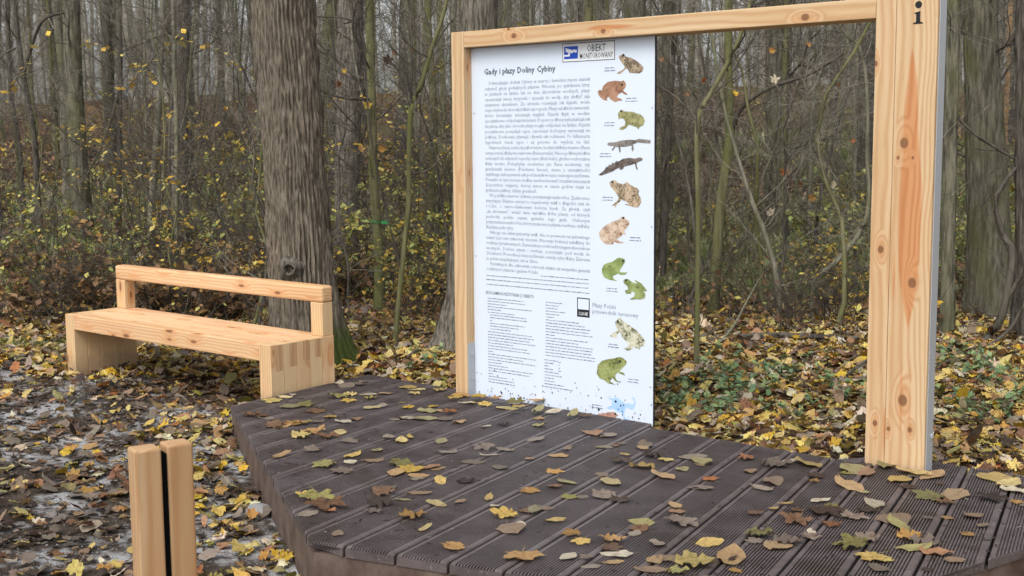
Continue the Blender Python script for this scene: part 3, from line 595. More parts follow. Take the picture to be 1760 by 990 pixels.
def litter():
    R = np.random.default_rng(5)
    x, y = scatter(72000, 3.6, 17, R); uu, nn = UN(np.stack([x, y], -1)); dd = deck_dist(uu, nn)
    path = nn < -.75 + .35 * np.sin(x * 2.1) 
    keep = dd > .02
    edge = np.exp(-np.maximum(dd, 0) / .45)
    patch = .5 + .5 * np.sin(x * 2.3 + 1.7 * np.sin(y * 1.3)) * np.sin(y * 2.9 + x)
    prob = np.where(path, .16 + .36 * patch + .55 * edge, 1.0); keep &= R.random(len(x)) < prob
    keep &= ~((uu > -6.0) & (uu < -3.58) & (nn > -.82) & (nn < -.26) & ((uu < -5.86) | (uu > -3.72)))
    x, y, uu, nn, path, edge = x[keep], y[keep], uu[keep], nn[keep], path[keep], edge[keep]; n = len(x)
    cols = np.where((path & (edge < .35))[:, None], pal_cols(n, PATHW, R)[0], np.where((y > 11.5)[:, None] & (R.random(n) < .6)[:, None], pal_cols(n, BACKW, R)[0], pal_cols(n, WOODW, R)[0]))
    size = np.where(path, R.uniform(.04, .125, n), R.uniform(.055, .13, n))
    z = height(x, y) + np.where(path, R.uniform(.0, .015, n), R.uniform(0, .045, n))
    # the largest in the picture become leaves of their own
    big = np.where((y < 7.4) & (size > .085) & (np.abs(x) < .41 * y))[0]; big = big[np.argsort(-(size / y)[big])][:60]
    for i in big: SINGLE_GROUND.append((x[i], y[i], z[i], size[i]))
    m = np.ones(n, bool); m[big] = False
    V, F, C, LV = leaf_mass(x[m], y[m], z[m], size[m], cols[m], R)
    tag(obj('leaf_litter', mesh_np('leaf_litter', V, F, M_LITTER, False, C, LV)), 'brown and yellow fallen leaves covering the forest floor', 'leaf litter', kind='stuff')
    x, y = scatter(26000, 16.5, 34, R, 2, .6); n = len(x); cols = pal_cols(n, BACKW, R)[0]
    V, F, C, LV = leaf_mass(x, y, height(x, y), R.uniform(.08, .16, n), cols, R, .4, R.integers(6, 12, n))
    tag(obj('leaf_litter', mesh_np('far_leaf_litter', V, F, M_LITTER, False, C, LV)), 'rusty leaf carpet on the slope deep in the forest', 'leaf litter', kind='stuff')
litter()

# ------------------------------------------------------------------ deck
def build_deck():
    root = empty('deck_platform', tuple(W(-1.2, -1.2, .1)), 'low dark brown ribbed composite deck strewn with leaves', 'deck')
    o = Vector(root.location)
    V2 = np.array([-sin(DA), cos(DA)]); W2 = np.array([cos(DA), sin(DA)])   # along and across the boards, in (u,n)
    wd = DECK @ W2; vd = DECK @ V2
    pitch = .2135; gap = .012; w_hi = wd.min(); k = 0
    # board profile across: wide lip, thirteen ribs
    nr = 13; lip = .022
    def clip(wv):
        ts = []
        for i in range(len(DECK)):
            a, b = i, (i + 1) % len(DECK)
            if (wd[a] - wv) * (wd[b] - wv) < 0:
                f = (wv - wd[a]) / (wd[b] - wd[a]); ts.append(vd[a] + f * (vd[b] - vd[a]))
        return (min(ts), max(ts)) if len(ts) >= 2 else None
    w0 = wd.min() + .003
    T = .042
    while w0 < wd.max() - .03:
        w1 = min(w0 + pitch - gap, wd.max() - .002); prof = []
        usable = w1 - w0
        prof.append((w0, -T)); prof.append((w0, -.005)); prof.append((w0 + .004, 0))
        ribw = (usable - 2 * lip) / nr
        prof.append((w0 + lip, 0))
        for i in range(nr):
            a = w0 + lip + i * ribw; prof += [(a + ribw * .08, -.010), (a + ribw * .45, -.010), (a + ribw * .55, 0), (a + ribw * .98, 0)]
        prof.append((w1 - .004, 0)); prof.append((w1, -.005)); prof.append((w1, -T))
        ends = [clip(min(max(p[0], wd.min() + .001), wd.max() - .001)) for p in prof]
        if all(e is not None and e[1] - e[0] > .05 for e in ends):
            Vv = []
            for (ww, zz_), (a, b) in zip(prof, ends):
                for t, dz in ((a, -.006 if zz_ > -.01 else 0), (a + .012, 0), (b - .012, 0), (b, -.006 if zz_ > -.01 else 0)):
                    un_ = V2 * t + W2 * ww; Vv.append(W(un_[0], un_[1], deck_z(un_[1]) + zz_ + dz))
            n = len(prof); F = []
            for i in range(n - 1):
                for q in range(3): F.append((i * 4 + q, i * 4 + q + 1, (i + 1) * 4 + q + 1, (i + 1) * 4 + q))
            F.append((0, 1, (n - 1) * 4 + 1, (n - 1) * 4)[::-1]); F.append((1, 2, (n - 1) * 4 + 2, (n - 1) * 4 + 1)[::-1]); F.append((2, 3, (n - 1) * 4 + 3, (n - 1) * 4 + 2)[::-1])
            me = bpy.data.meshes.new('deck_board')
            fl = [tuple(f) for f in F] + [tuple(i * 4 for i in range(n)), tuple(i * 4 + 3 for i in range(n))[::-1]]
            me.from_pydata([tuple(v - np.array(o)) for v in Vv], [], fl); me.materials.append(M_DECK); me.update()
            obj('deck_board', me, root, Matrix.Translation(o))
        w0 += pitch
    # fascia boards below, set back a little, one per side
    cen = DECK.mean(0)
    for i in range(len(DECK)):
        a, b = DECK[i], DECK[(i + 1) % len(DECK)]; e = b - a; L = np.hypot(*e); e = e / L; nrm = np.array([-e[1], e[0]])
        if nrm @ (cen - a) < 0: nrm = -nrm
        Vv = []
        for t in (0, L):
            for s in (.006, .034):
                p = a + e * t + nrm * s
                for top in (1, 0): Vv.append(W(p[0], p[1], deck_z(p[1]) - .0445 if top else -.12))
        me = bpy.data.meshes.new('fascia_board'); me.from_pydata([tuple(v - np.array(o)) for v in Vv], [], [(0, 1, 5, 4), (2, 6, 7, 3), (0, 4, 6, 2), (0, 2, 3, 1), (4, 5, 7, 6), (1, 3, 7, 5)]); me.materials.append(M_FASCIA)
        obj('fascia_board', me, root, Matrix.Translation(o))
build_deck()

# ------------------------------------------------------------------ information board
def timber(name, parent, org, ex, ey, ez, L, Wd, T, mat, bev=.004):
    return obj(name, box_me(name, L, Wd, T, mat, bev), parent, mat44(ex, ey, ez, org))
BZ = P0[2]
board = empty('information_board', tuple(W(-1.2, .05, BZ)), 'pine framed information board with white frog panel and open right half', 'information board')
def dz(nn): return deck_z(nn)
zb = BZ - .004; ztop = 2.266 + BZ
M_POSTW = wood('pine_wide_plank', knots=[(1.60, .055, .021), (.935, .115, .021), (.36, .085, .024), (.22, .125, .012), (.21, .018, .010), (1.53, .028, .008), (1.53, .10, .007)],
               heart=[(1.25, 2.08, .085, .040, .01), (.68, 1.82, .098, .062, .01), (.12, .62, .075, .012, 0), (.10, .68, .118, .008, 0), (.82, 1.13, .028, .010, 0), (.08, .42, .02, .006, 0)], knot_amount=0, pink=.1)
M_POSTN = wood('pine_narrow_plank', knots=[(1.08, .055, .016), (.22, .05, .013), (1.97, .004, .012)], heart=[(.06, .3, .052, .008, 0), (.0, .35, .095, .012, .01)], knot_amount=0, pink=.15)
M_BEAM = wood('pine_beam', knots=[(.40, .048, .016), (1.05, .035, .014), (2.28, .030, .018), (.36, .09, .010)], heart=[(.9, 1.3, .05, .02, 0)], knot_amount=.15, pink=.15)
# posts: local X up, Y along the board, Z backwards -> front face is z=0
pn = timber('narrow_post_plank', board, W(0, 0, zb - .01), ZZ, U, N, ztop + .12 - zb, .100, .10, M_POSTN)
pw_ = timber('wide_post_plank', board, W(.1015, 0, zb - .018), ZZ, U, N, ztop + .12 - zb, .199, .10, M_POSTW)
lp = timber('left_post', board, W(-2.752, 0, zb), ZZ, U, N, ztop - zb, .1015, .17, M_WOOD)
beam = timber('top_beam', board, W(-2.6495, 0.002, ztop - .0965), U, ZZ, -N, 2.648, .096, .17, M_BEAM)
beam.matrix_basis = Matrix.Translation(-Vector(board.location)) @ mat44(U, ZZ, N * 1.0, W(-2.6495, 0.002, ztop - .0965))
obj('steel_plate', box_me('steel_plate', 2.50, .078, .004, M_STEEL, .001), board, mat44(ZZ, N, -U, W(.3052, .018, zb - .02)))
obj('steel_bracket', box_me('steel_bracket', .34, .062, .004, M_STEEL, .001), board, mat44(ZZ, N, -U, W(-2.6455, .004, zb - .002)))
for zz_ in (.26, .1):
    me = box_me('bolt', .016, .016, .008, M_STEEL, .003); obj('bolt', me, board, mat44(ZZ, N, U, W(-2.6458, .03, zb + zz_)))
me = box_me('bolt', .02, .02, .01, M_STEEL, .003); obj('bolt', me, board, mat44(ZZ, N, U, W(.3052, .06, zb + .16)))
# panel: local x along the board, y up, z towards the viewer
PN0 = W(-2.6490, .070, BZ - .020)
PW_, PH_ = 1.349, 2.186
def panel_mesh():
    me = box_me('panel', PW_, PH_, .020, M_PANEL, .0)
    me.materials.append(M_BLACK)
    for p in me.polygons:
        if abs(p.normal.z) < .5: p.material_index = 1
    return me
PM = mat44(U, ZZ, -N, PN0 + N * .020)      # z=0 back, z=.02 front
panel = obj('panel', panel_mesh(), board, PM); panel['label'] = 'white printed panel with Polish text and amphibian pictures'
def pp(px, py):
    P = on_plane(px, py, PN0, N); d = P - PN0; return float(d @ U), float(d[2])
def sub(name, me, z=.0206, label=None):
    o = link(bpy.data.objects.new(name, me)); o.parent = panel; o.matrix_basis = Matrix.Translation((0, 0, z))
    if label: o['label'] = label
    return o
_fc = bpy.data.curves.new('ft', 'FONT'); _fo = link(bpy.data.objects.new('ft', _fc)); _fc.resolution_u = 1; _fc.offset = .007
def text_vf(s, shear=0):
    _fc.body = s; _fc.shear = shear; bpy.context.view_layer.update(); dg = bpy.context.evaluated_depsgraph_get()
    me = bpy.data.meshes.new_from_object(_fo.evaluated_get(dg)); n = len(me.vertices)
    V = np.zeros(n * 3, np.float32); me.vertices.foreach_get('co', V); V = V.reshape(-1, 3)[:, :2]; F = [tuple(p.vertices) for p in me.polygons]; bpy.data.meshes.remove(me); return V, F
_cache = {}
def word(s):
    if s not in _cache: _cache[s] = text_vf(s)
    return _cache[s]
class Flat:
    def __init__(s): s.V, s.F = [], []
    def add(s, V, F):
        o = len(s.V); s.V += [(float(a), float(b), 0.) for a, b in V]; s.F += [tuple(i + o for i in f) for f in F]
    def quad(s, x0, y0, x1, y1): s.add([(x0, y0), (x1, y0), (x1, y1), (x0, y1)], [(0, 1, 2, 3)])
    def line(s, txt, x0, y, size, width=None, sx=1.0):
        ws = txt.split(' '); g = [word(t) for t in ws]; wid = [(v[:, 0].max() if len(v) else .2) * size * sx for v, _ in g]
        sp_ = .30 * size * sx if width is None else (width - sum(wid)) / max(1, len(ws) - 1)
        if width is not None and sp_ < .12 * size:      # too long: squeeze
            k = (width - .18 * size * (len(ws) - 1)) / sum(wid); sx *= k; wid = [w_ * k for w_ in wid]; sp_ = .18 * size
        for (v, f), w_ in zip(g, wid):
            if len(v): s.add(np.c_[x0 + v[:, 0] * size * sx, y + v[:, 1] * size], f)
            x0 += w_ + sp_
        return x0
    def build(s, name, mat):
        me = bpy.data.meshes.new(name); me.from_pydata(s.V, [], s.F); me.materials.append(mat); me.update(); return me
BODY = """ Odwiedzając dolinę Cybiny w marcu i kwietniu macie szansę
usłyszeć głosy godujących płazów. Wiosną, po spędzeniu zimy
w jamkach na lądzie lub na dnie zbiorników wodnych, płazy
opuszczają swoje kryjówki i spieszą do wody, aby złożyć jaja
nazywane skrzekiem. Ze skrzeku rozwijają się kijanki, wcale
niepodobne do dorosłych żab czy ropuch. Płazy należą do zwierząt,
które dorastając zmieniają wygląd. Kijanki żyją w wodzie
i początkowo oddychają skrzelami. Dopiero później wykształcają się
im płuca, aby jako dorosłe płazy mogły oddychać na lądzie. Kijanki
początkowo posiadają ogon, natomiast kończyny wyrastają im
później. Doskonale pływają i żywią się roślinami. Po kilkunastu
tygodniach tracą ogon i są gotowe do wyjścia na ląd.
 Najwcześniej, niekiedy już w lutym, budzą się żaby trawne (Rana
temporaria) i żaby moczarowe (Rana arvalis). Nieco później można
zobaczyć lub usłyszeć ropuchy szare (Bufo bufo), głośno rechoczące
żaby wodne (Pelophylax esculentus syn. Rana esculenta), czy
grzebiuszki ziemne (Pelobates fuscus), znane z umiejętności
szybkiego zakopywania się pod ziemię w razie niebezpieczeństwa.
Ponadto w tym terenie można zaobserwować traszkę zwyczajną
(Lissotriton vulgaris), której samce w czasie godów mają na
grzbiecie piękny, falisty grzebień.|
 W pobliżu stawów chętnie przebywają zaskrońce. Zaskroniec
zwyczajny (Natrix natrix) to niejadowity wąż o długości ciała do
1-1,5m, o szaro-oliwkowym kolorze łusek. Za głową, czyli
„za skroniami”, widać dwie wyraźne żółte plamy, od których
pochodzi polska nazwa gatunku tego gada. Ulubionym
przysmakiem zaskrońca, który znakomicie pływa i nurkuje, są żaby.
Rzadziej jada ryby.|
 Nikogo nie dziwi jadowity wąż. Ale co powiecie na jadowitego
ssaka? Jest nim rzęsorek rzeczek (Neomys fodiens) należący do
rodziny ryjówkowatych. Zamieszkuje norki nad brzegami zbiorników
wodnych. Dobrze pływa i nurkuje, pozostając pod wodą do
20 sekund. W wodzie poluje na ślimaki, owady, ryby i żaby. Zatruwa
je jadem znajdującym się w ślinie.|
 Pamiętajcie, że całkowitą ochroną objęte są wszystkie gatunki
rodzimych płazów i gadów Polski.|""".split('\n')
def build_print():
    _fc.offset = .022; f = Flat(); x0, y0 = pp(832, 128.5); x1, _ = pp(955, 120); f.line('Gady i płazy Doliny Cybiny', x0, y0, .050, x1 - x0); sub('title_text', f.build('title_text', M_INK)); _fc.offset = .005; _cache.clear()
    f = Flat(); xa, ya = pp(833, 146.5); xb, yb = pp(836.5, 464); xr, _ = pp(1014, 200); n = len(BODY)
    for i, t in enumerate(BODY):
        y = ya + (yb - ya) * i / (n - 1); ind = .03 if t.startswith(' ') else 0; full = not t.endswith('|'); t = t.strip(' |')
        f.line(t, xa + ind, y, .0305, (xr - xa - ind) if full else None)
    sub('body_text', f.build('body_text', M_INKBODY))
    f = Flat(); x, y = pp(835, 505); x2, _ = pp(918, 508); f.line('REGULAMIN KORZYSTANIA Z OBIEKTU', x, y, .030, x2 - x); sub('rules_heading', f.build('rules_heading', M_INK))
    # lines too small to read in the photograph: broken rows of strokes
    R = random.Random(4)
    def greek(f, x, y, width, h=.0055):
        e = x + width
        while x < e - .004:
            l = min(R.uniform(.008, .04), e - x); f.quad(x, y, x + l, y + h * R.uniform(.8, 1.15)); x += l + .006
    f = Flat()
    for py, x0p, x1p in ((468, 930, 1013), (474, 836, 1013), (481, 836, 1013), (489, 836, 1013)):
        x, y = pp(x0p, py + (x0p - 836) * .075); x2, _ = pp(x1p, py); greek(f, x, y, x2 - x, .006)
    tag(sub('small_print', f.build('small_print', M_INKGREY)), kind='stuff')
    f = Flat(); py = 513.0
    wl = [62, 65, 33, 76, 24, 46, 66, 68, 8, 65, 55, 40, 76, 80, 72, 82, 45, 68, 74, 10, 84, 62, 84, 24, 35, 78, 72, 10, 34, 46, 47]
    for i, q in enumerate(wl):
        x, y = pp(838 + (4 if 5 < i < 12 else 0) + i * .06, py); x2, _ = pp(838 + q, py); greek(f, x, y, x2 - x); py += 4.78
    py = 520
    wr = [28, 22, 20, 34, 24, 14, 58, 68, 76, 74, 82, 16, 72, 56, 82, 80, 78, 86, 84]
    for i, q in enumerate(wr):
        x, y = pp(938, py); x2, _ = pp(938 + q, py); greek(f, x, y, x2 - x); py += 5.05
    py += 3
    for i, q in enumerate([24, 15, 8, 15, 26, 30, 16, 18, 33, 50]):
        x, y = pp(936, py); x2, _ = pp(936 + q, py); greek(f, x, y, x2 - x)
        if i < 4: xx, _ = pp(960, py); greek(f, xx, y - .004, .018)
        py += 5.1
    tag(sub('rules_text', f.build('rules_text', M_INKGREY)), kind='stuff')
    f = Flat()
    for (a, b) in ((1049, 118), (1085, 170), (1048, 212), (1041, 265), (1045, 340), (1092, 409), (1052, 496), (1055, 592), (1089, 652), (1027, 696)):
        x, y = pp(a - 9, b); greek(f, x, y, .07, .006); greek(f, x - .004, y - .016, .08, .006)
    tag(sub('picture_captions', f.build('picture_captions', M_INKGREY)), kind='stuff')
    f = Flat(); x, y = pp(1018, 527.5); f.line('Płazy Polski', x, y, .036); x, y = pp(1018, 538); f.line('przewodnik terenowy', x, y, .036); sub('guide_text', f.build('guide_text', M_INKGREY))
    # code box (the code itself left out)
    xa, ya = pp(992, 544); xb, yb = pp(1013.5, 513); f = Flat(); t = .006
    f.quad(xa, yb - t, xb, yb); f.quad(xa, ya, xa + t, yb - t); f.quad(xb - t, ya, xb, yb - t); f.quad(xa + t, ya, xb - t, ya + .045); sub('code_frame', f.build('code_frame', M_INKBLACK))
    f = Flat(); f.line('SCAN ME', xa + .012, ya + .010, .030, xb - xa - .024); sub('scan_text', f.build('scan_text', M_STICKER), .0212)
    # monitoring sticker
    xa, ya = pp(967, 107.5); xb, yb = pp(1057, 69); f = Flat(); f.quad(xa, ya, xb, yb); sub('sticker_border', f.build('sticker_border', M_INKBLACK), .0206)
    f = Flat(); t = .004; f.quad(xa + t, ya + t, xb - t, yb - t); sub('sticker', f.build('sticker', M_STICKER), .0211, 'white camera surveillance sticker')
    bx, by = xa + .012, ya + .018; bs = yb - ya - .036; bw_ = pp(993.5, 90)[0] - bx
    f = Flat(); f.quad(bx, by, bx + bw_, by + bs); sub('blue_square', f.build('blue_square', M_INKBLUE), .0216)
    f = Flat(); P = lambda a, b: (bx + a * bw_, by + b * bs)
    f.add([P(.1, .88), P(.72, .66), P(.62, .44), P(.14, .56)], [(0, 1, 2, 3)]); f.add([P(.70, .76), P(.95, .66), P(.88, .46), P(.64, .55)], [(0, 1, 2, 3)])
    f.add([P(.3, .5), P(.44, .46), P(.44, .3), P(.3, .3)], [(0, 1, 2, 3)]); f.add([P(.0, .34), P(.42, .34), P(.42, .2), P(.0, .2)], [(0, 1, 2, 3)]); sub('camera_symbol', f.build('camera_symbol', M_STICKER), .0220)
    f = Flat(); xo, yo = pp(1009, 89); xe, _ = pp(1041, 89); f.line('OBIEKT', xo, yo, .058, xe - xo, (xe - xo) / (.058 * word('OBIEKT')[0][:, 0].max())); sub('sticker_text', f.build('sticker_text', M_INKBLACK), .0216)
    f = Flat(); xo, yo = pp(996.5, 101.5); xe, _ = pp(1054, 98); f.line('MONITOROWANY', xo, yo, .046, xe - xo, (xe - xo) / (.046 * word('MONITOROWANY')[0][:, 0].max())); sub('sticker_text', f.build('sticker_text', M_INKBLACK), .0216)
    # blue scribble at the foot, mud flecks
    f = Flat()
    def stroke(pts, wd=.003):
        for (a, b) in zip(pts[:-1], pts[1:]):
            xa, ya = pp(*a); xb, yb = pp(*b); d = np.array([xb - xa, yb - ya]); L = np.hypot(*d); nrm = np.array([-d[1], d[0]]) / L * wd / 2
            f.add([(xa + nrm[0], ya + nrm[1]), (xa - nrm[0], ya - nrm[1]), (xb - nrm[0], yb - nrm[1]), (xb + nrm[0], yb + nrm[1])], [(0, 1, 2, 3)])
    for s_ in ([(838, 679), (845, 685)], [(845, 679), (838, 685)], [(841.5, 677), (841.5, 687)], [(847, 682), (851, 682), (847, 690), (851, 689)], [(853, 683), (853, 692)], [(856, 682), (856, 694), (861, 692), (857, 688), (862, 684)], [(862, 685), (866, 696)]): stroke(s_)
    sub('blue_scribble', f.build('blue_scribble', M_SCRIBBLE))
    f = Flat(); R2 = random.Random(8)
    for _ in range(90):
        a = R2.uniform(.01, PW_ - .01); b = .02 + abs(R2.gauss(0, .08)); s_ = R2.uniform(.0015, .005) * (1 if b > .06 else 1.3)
        pts = [(a + s_ * cos(t) * R2.uniform(.6, 1.2), b + s_ * 1.5 * sin(t) * R2.uniform(.6, 1.2)) for t in np.linspace(0, 2 * pi, 7)[:-1]]; f.add(pts, [tuple(range(6))])
    tag(sub('mud_flecks', f.build('mud_flecks', M_INK), .0226), kind='stuff')
build_print()
FROGS = [
 ('brown striped frog picture', 0, ((.30, .23, .15), (.07, .05, .035)), 62, .50, [(230,115),(245,105),(268,98),(285,118),(320,125),(365,150),(400,180),(415,205),(405,230),(380,242),(340,240),(310,238),(300,215),(290,205),(265,225),(240,245),(215,243),(225,232),(250,222),(272,205),(275,190),(255,165),(238,140)], (266, 106)),
 ('reddish brown toad picture', 0, ((.30, .16, .095), (.17, .085, .05)), 30, .55, [(75,375),(90,362),(105,370),(115,335),(150,305),(200,295),(250,300),(268,292),(285,318),(280,345),(262,370),(285,385),(300,402),(285,400),(265,395),(255,380),(225,400),(215,418),(250,430),(258,442),(225,445),(205,455),(170,435),(155,415),(140,430),(150,443),(120,440),(95,420),(80,400)], (256, 326)),
 ('olive spotted toad picture', 0, ((.25, .24, .10), (.10, .10, .05)), 55, .54, [(225,540),(240,515),(258,512),(275,522),(330,525),(390,545),(408,560),(425,590),(412,625),(385,640),(375,658),(365,640),(330,628),(305,620),(285,645),(260,660),(232,655),(245,640),(275,628),(280,600),(262,575),(240,575),(230,585)], (250, 521)),
 ('smooth grey newt picture', 0, ((.17, .15, .135), (.09, .08, .075)), 40, .5, [(143,765),(160,752),(200,752),(250,738),(310,732),(350,735),(380,725),(465,735),(466,760),(420,758),(370,752),(335,768),(343,800),(333,822),(324,800),(328,775),(280,785),(243,785),(245,825),(236,825),(228,788),(208,785),(187,814),(178,808),(195,780),(160,778)], None),
 ('dark crested newt picture', 0, ((.13, .10, .085), (.03, .026, .024)), 80, .5, [(80,992),(120,962),(140,930),(150,935),(160,915),(172,922),(185,900),(198,908),(212,888),(230,893),(260,873),(310,866),(350,872),(390,862),(408,872),(405,885),(370,900),(362,905),(367,935),(374,958),(358,948),(350,910),(320,920),(270,932),(262,952),(238,955),(235,940),(210,950),(190,965),(150,980),(100,998)], None),
 ('tan blotched toad picture', 1, ((.38, .29, .19), (.07, .055, .04)), 52, .52, [(160,100),(185,85),(205,85),(225,105),(270,115),(290,95),(302,105),(315,118),(370,145),(382,165),(375,185),(395,220),(398,250),(375,285),(340,285),(310,275),(270,264),(308,258),(290,245),(250,228),(240,242),(215,265),(207,287),(196,275),(178,272),(200,255),(222,235),(230,210),(210,180),(190,155),(170,130)], (184, 99)),
 ('toad picture with red brown spots', 1, ((.46, .37, .28), (.24, .09, .05)), 50, .53, [(88,500),(85,470),(105,445),(130,420),(180,395),(235,375),(250,355),(275,355),(280,372),(308,385),(308,410),(290,440),(270,460),(287,492),(262,480),(250,500),(215,520),(235,535),(277,548),(230,552),(195,540),(190,558),(140,560),(110,540),(95,520)], (264, 365)),
 ('upper green pond frog picture', 1, ((.20, .26, .08), (.06, .085, .03)), 48, .6, [(105,745),(120,710),(145,698),(180,690),(225,660),(240,658),(275,668),(278,690),(255,725),(235,755),(245,765),(285,768),(298,760),(280,784),(245,785),(228,775),(185,795),(195,815),(222,832),(160,822),(125,805),(108,775)], (262, 682)),
 ('lower green pond frog picture', 1, ((.21, .26, .09), (.10, .115, .045)), 48, .58, [(262,830),(280,815),(300,815),(330,840),(370,850),(345,825),(360,825),(400,850),(440,900),(430,908),(415,905),(428,930),(425,955),(395,968),(360,965),(330,970),(310,965),(345,945),(350,920),(330,905),(318,925),(285,925),(275,900),(300,895),(295,870),(270,850)], (284, 826)),
 ('pale toad picture with green blotches', 2, ((.48, .47, .36), (.09, .105, .045)), 46, .5, [(203,190),(225,160),(245,157),(262,180),(310,210),(365,250),(410,300),(425,330),(415,365),(395,370),(380,395),(375,378),(350,385),(345,360),(330,385),(300,402),(265,380),(300,373),(305,345),(275,320),(250,290),(240,265),(215,282),(220,306),(190,300),(163,290),(190,268),(220,250),(212,220)], (224, 184)),
 ('green and yellow edible frog picture', 2, ((.22, .25, .08), (.07, .075, .03)), 44, .55, [(70,545),(75,505),(105,475),(150,462),(200,455),(235,445),(255,450),(290,475),(285,500),(255,530),(235,550),(270,565),(277,582),(240,570),(225,560),(205,580),(210,610),(240,637),(205,625),(185,600),(165,625),(207,652),(150,640),(120,615),(90,605),(68,570)], (240, 478)),
 ('light blue frog picture', 2, ((.36, .55, .84), (.25, .44, .76)), 25, .6, [(185,750),(220,745),(250,770),(285,795),(300,785),(340,800),(345,770),(325,742),(350,750),(355,790),(340,830),(320,835),(290,815),(275,840),(270,880),(280,895),(325,915),(335,945),(320,922),(270,905),(255,860),(220,850),(190,825),(165,835),(140,820),(180,805),(182,770),(165,756),(140,747)], (208, 775)),
 ('small reddish frog picture at the panel foot', 2, ((.36, .19, .14), (.13, .06, .05)), 50, .55, [(62,885),(75,868),(88,862),(100,866),(110,856),(122,862),(150,855),(195,852),(228,878),(210,890),(190,905),(178,938),(165,932),(150,930),(140,938),(100,930),(75,910)], (205, 866)),
]
def build_frogs():
    import bmesh
    for i, (lab, crop, (a, b), sc, th, pts, eye) in enumerate(FROGS):
        oy = (70, 290, 510)[crop]; P = [pp(1010 + x / 4.304, oy + y / 4.304) for x, y in pts]
        bm = bmesh.new(); vs = [bm.verts.new((x, y, 0)) for x, y in P]; f_ = bm.faces.new(vs); f_.normal_update()
        if f_.normal.z < 0: f_.normal_flip()
        bmesh.ops.triangulate(bm, faces=[f_]); me = bpy.data.meshes.new('animal_print'); bm.to_mesh(me); bm.free(); me.materials.append(frogmat('print_' + str(i), a, b, sc, th, (.42, .60, .86) if i == 11 else None))
        me.materials.append(M_INKBLACK)
        if eye:
            x, y = pp(1010 + eye[0] / 4.304, oy + eye[1] / 4.304); bm = bmesh.new(); bm.from_mesh(me)
            r = bmesh.ops.create_circle(bm, cap_ends=True, segments=8, radius=.0075)
            for v in r['verts']: v.co.x += x; v.co.y += y; v.co.z = .0006
            for f in bm.faces:
                if all(v in r['verts'] for v in f.verts): f.material_index = 1
            bm.to_mesh(me); bm.free()
        sub('animal_print', me, .0209, lab)
build_frogs()
for (px, py) in ((815.5, 195), (818, 440), (820, 640), (1121, 185), (1120, 390), (1118, 665)):
    x_, y_ = pp(px, py); o = link(bpy.data.objects.new('screw', box_me('screw', .010, .010, .003, M_STEEL, .001))); o.parent = panel; o.matrix_basis = Matrix.Translation((x_ - .005, y_ - .005, .0195))
def letter_i():
    V, F = text_vf('i'); f = Flat()
    x0, z0 = .118, 2.165       # along the plank (u), up
    for (cx, cy, rx, ry) in ((.0, .088, .0165, .0165),): f.add([(cx + rx * cos(t), cy + ry * sin(t)) for t in np.linspace(0, 2 * pi, 19)[:-1]], [tuple(range(18))])
    f.add([(-.022, .052), (.010, .058), (.010, .006), (-.010, .006), (-.010, .044)], [(0, 4, 1), (4, 3, 2, 1)]); f.add([(-.024, 0), (.024, 0), (.024, .004), (.010, .010), (-.010, .010), (-.024, .004)], [(0, 1, 2, 3, 4, 5)])
    me = f.build('letter_i', M_INKBLACK)
    o = link(bpy.data.objects.new('letter_i', me)); o.parent = pw_
    # plank local: X up, Y along the board, front is z=0
    P = on_plane(1578, 41, W(0, 0, 0), N); uu, _ = UN(P); bz = P[2]
    o.matrix_basis = Matrix([[0, 1, 0, bz - (zb - .018)], [1, 0, 0, uu - .1015], [0, 0, -1, -.0012], [0, 0, 0, 1]])
    o['label'] = 'black serif letter i'
letter_i()
bpy.data.objects.remove(_fo); bpy.data.curves.remove(_fc)

# ------------------------------------------------------------------ bench
def build_bench():
    b = empty('park_bench', tuple(W(-4.79, -.54, 0)), 'long pale pine bench with open backrest beside the dark deck', 'bench')
    u0, u1, n0, n1 = -5.992, -3.590, -.804, -.272; H = .452; lt = .116; st = .110
    nb = 5; bw = (n1 - n0) / nb
    # seat boards: four between front and back edge, the front one deep
    for i in range(nb):
        a = n0 + i * bw + (.001 if i else 0)
        inner = 0 if i % 2 == 0 else .0
        timber('seat_board', b, W(u0 + lt + .001, a, H - st + (0 if i == 0 else .012)), U, N, ZZ, (u1 - u0) - 2 * lt - .002, bw - .0025, st - (0 if i == 0 else .012), M_BENCH, .005)
    # legs: slabs of five upright planks each; the seat boards' tenons show as end grain in the outer face
    for side in (0, 1):
        ua = u0 if side == 0 else u1 - lt
        leg = None
        for i in range(nb):
            a = n0 + i * bw
            o = timber('leg_plank', b, W(ua, a + (.0008 if i else 0), -.02), ZZ, N, -U, H + .02, bw - .0016, lt, M_BENCH if (side and i == nb - 1) else M_BENCHLEG, .003)
            o.matrix_basis = Matrix.Translation(-Vector(b.location)) @ mat44(ZZ, N, U, W(ua, a + (.0008 if i else 0), -.02))
        for i, (a, wd_, h) in enumerate(((-.765, .055, .165), (-.655, .062, .15), (-.54, .055, .125), (-.44, .05, .12))):
            ue = u1 + .0008 if side else u0 - .0008
            obj('tenon_end', box_me('tenon_end', h, wd_, .004, M_ENDGRAIN, .0008), b, mat44(ZZ, N, -U if side else U, W(ue, a, H - h - .006)))
    bt = .092
    for ua in (u0 + .006, u1 - .121):
        o = timber('back_post', b, W(ua, n1 - bt, H + .0005), ZZ, N, U, .676 - H - .001, bt, .115, M_BENCHLEG, .005)
        o.matrix_basis = Matrix.Translation(-Vector(b.location)) @ mat44(ZZ, N, U, W(ua, n1 - bt, H + .0005))
    timber('back_rail', b, W(u0 + .004, n1 - bt - .002, .676), U, N, ZZ, (u1 - u0) - .006, bt + .003, .108, M_BENCH, .014)
build_bench()

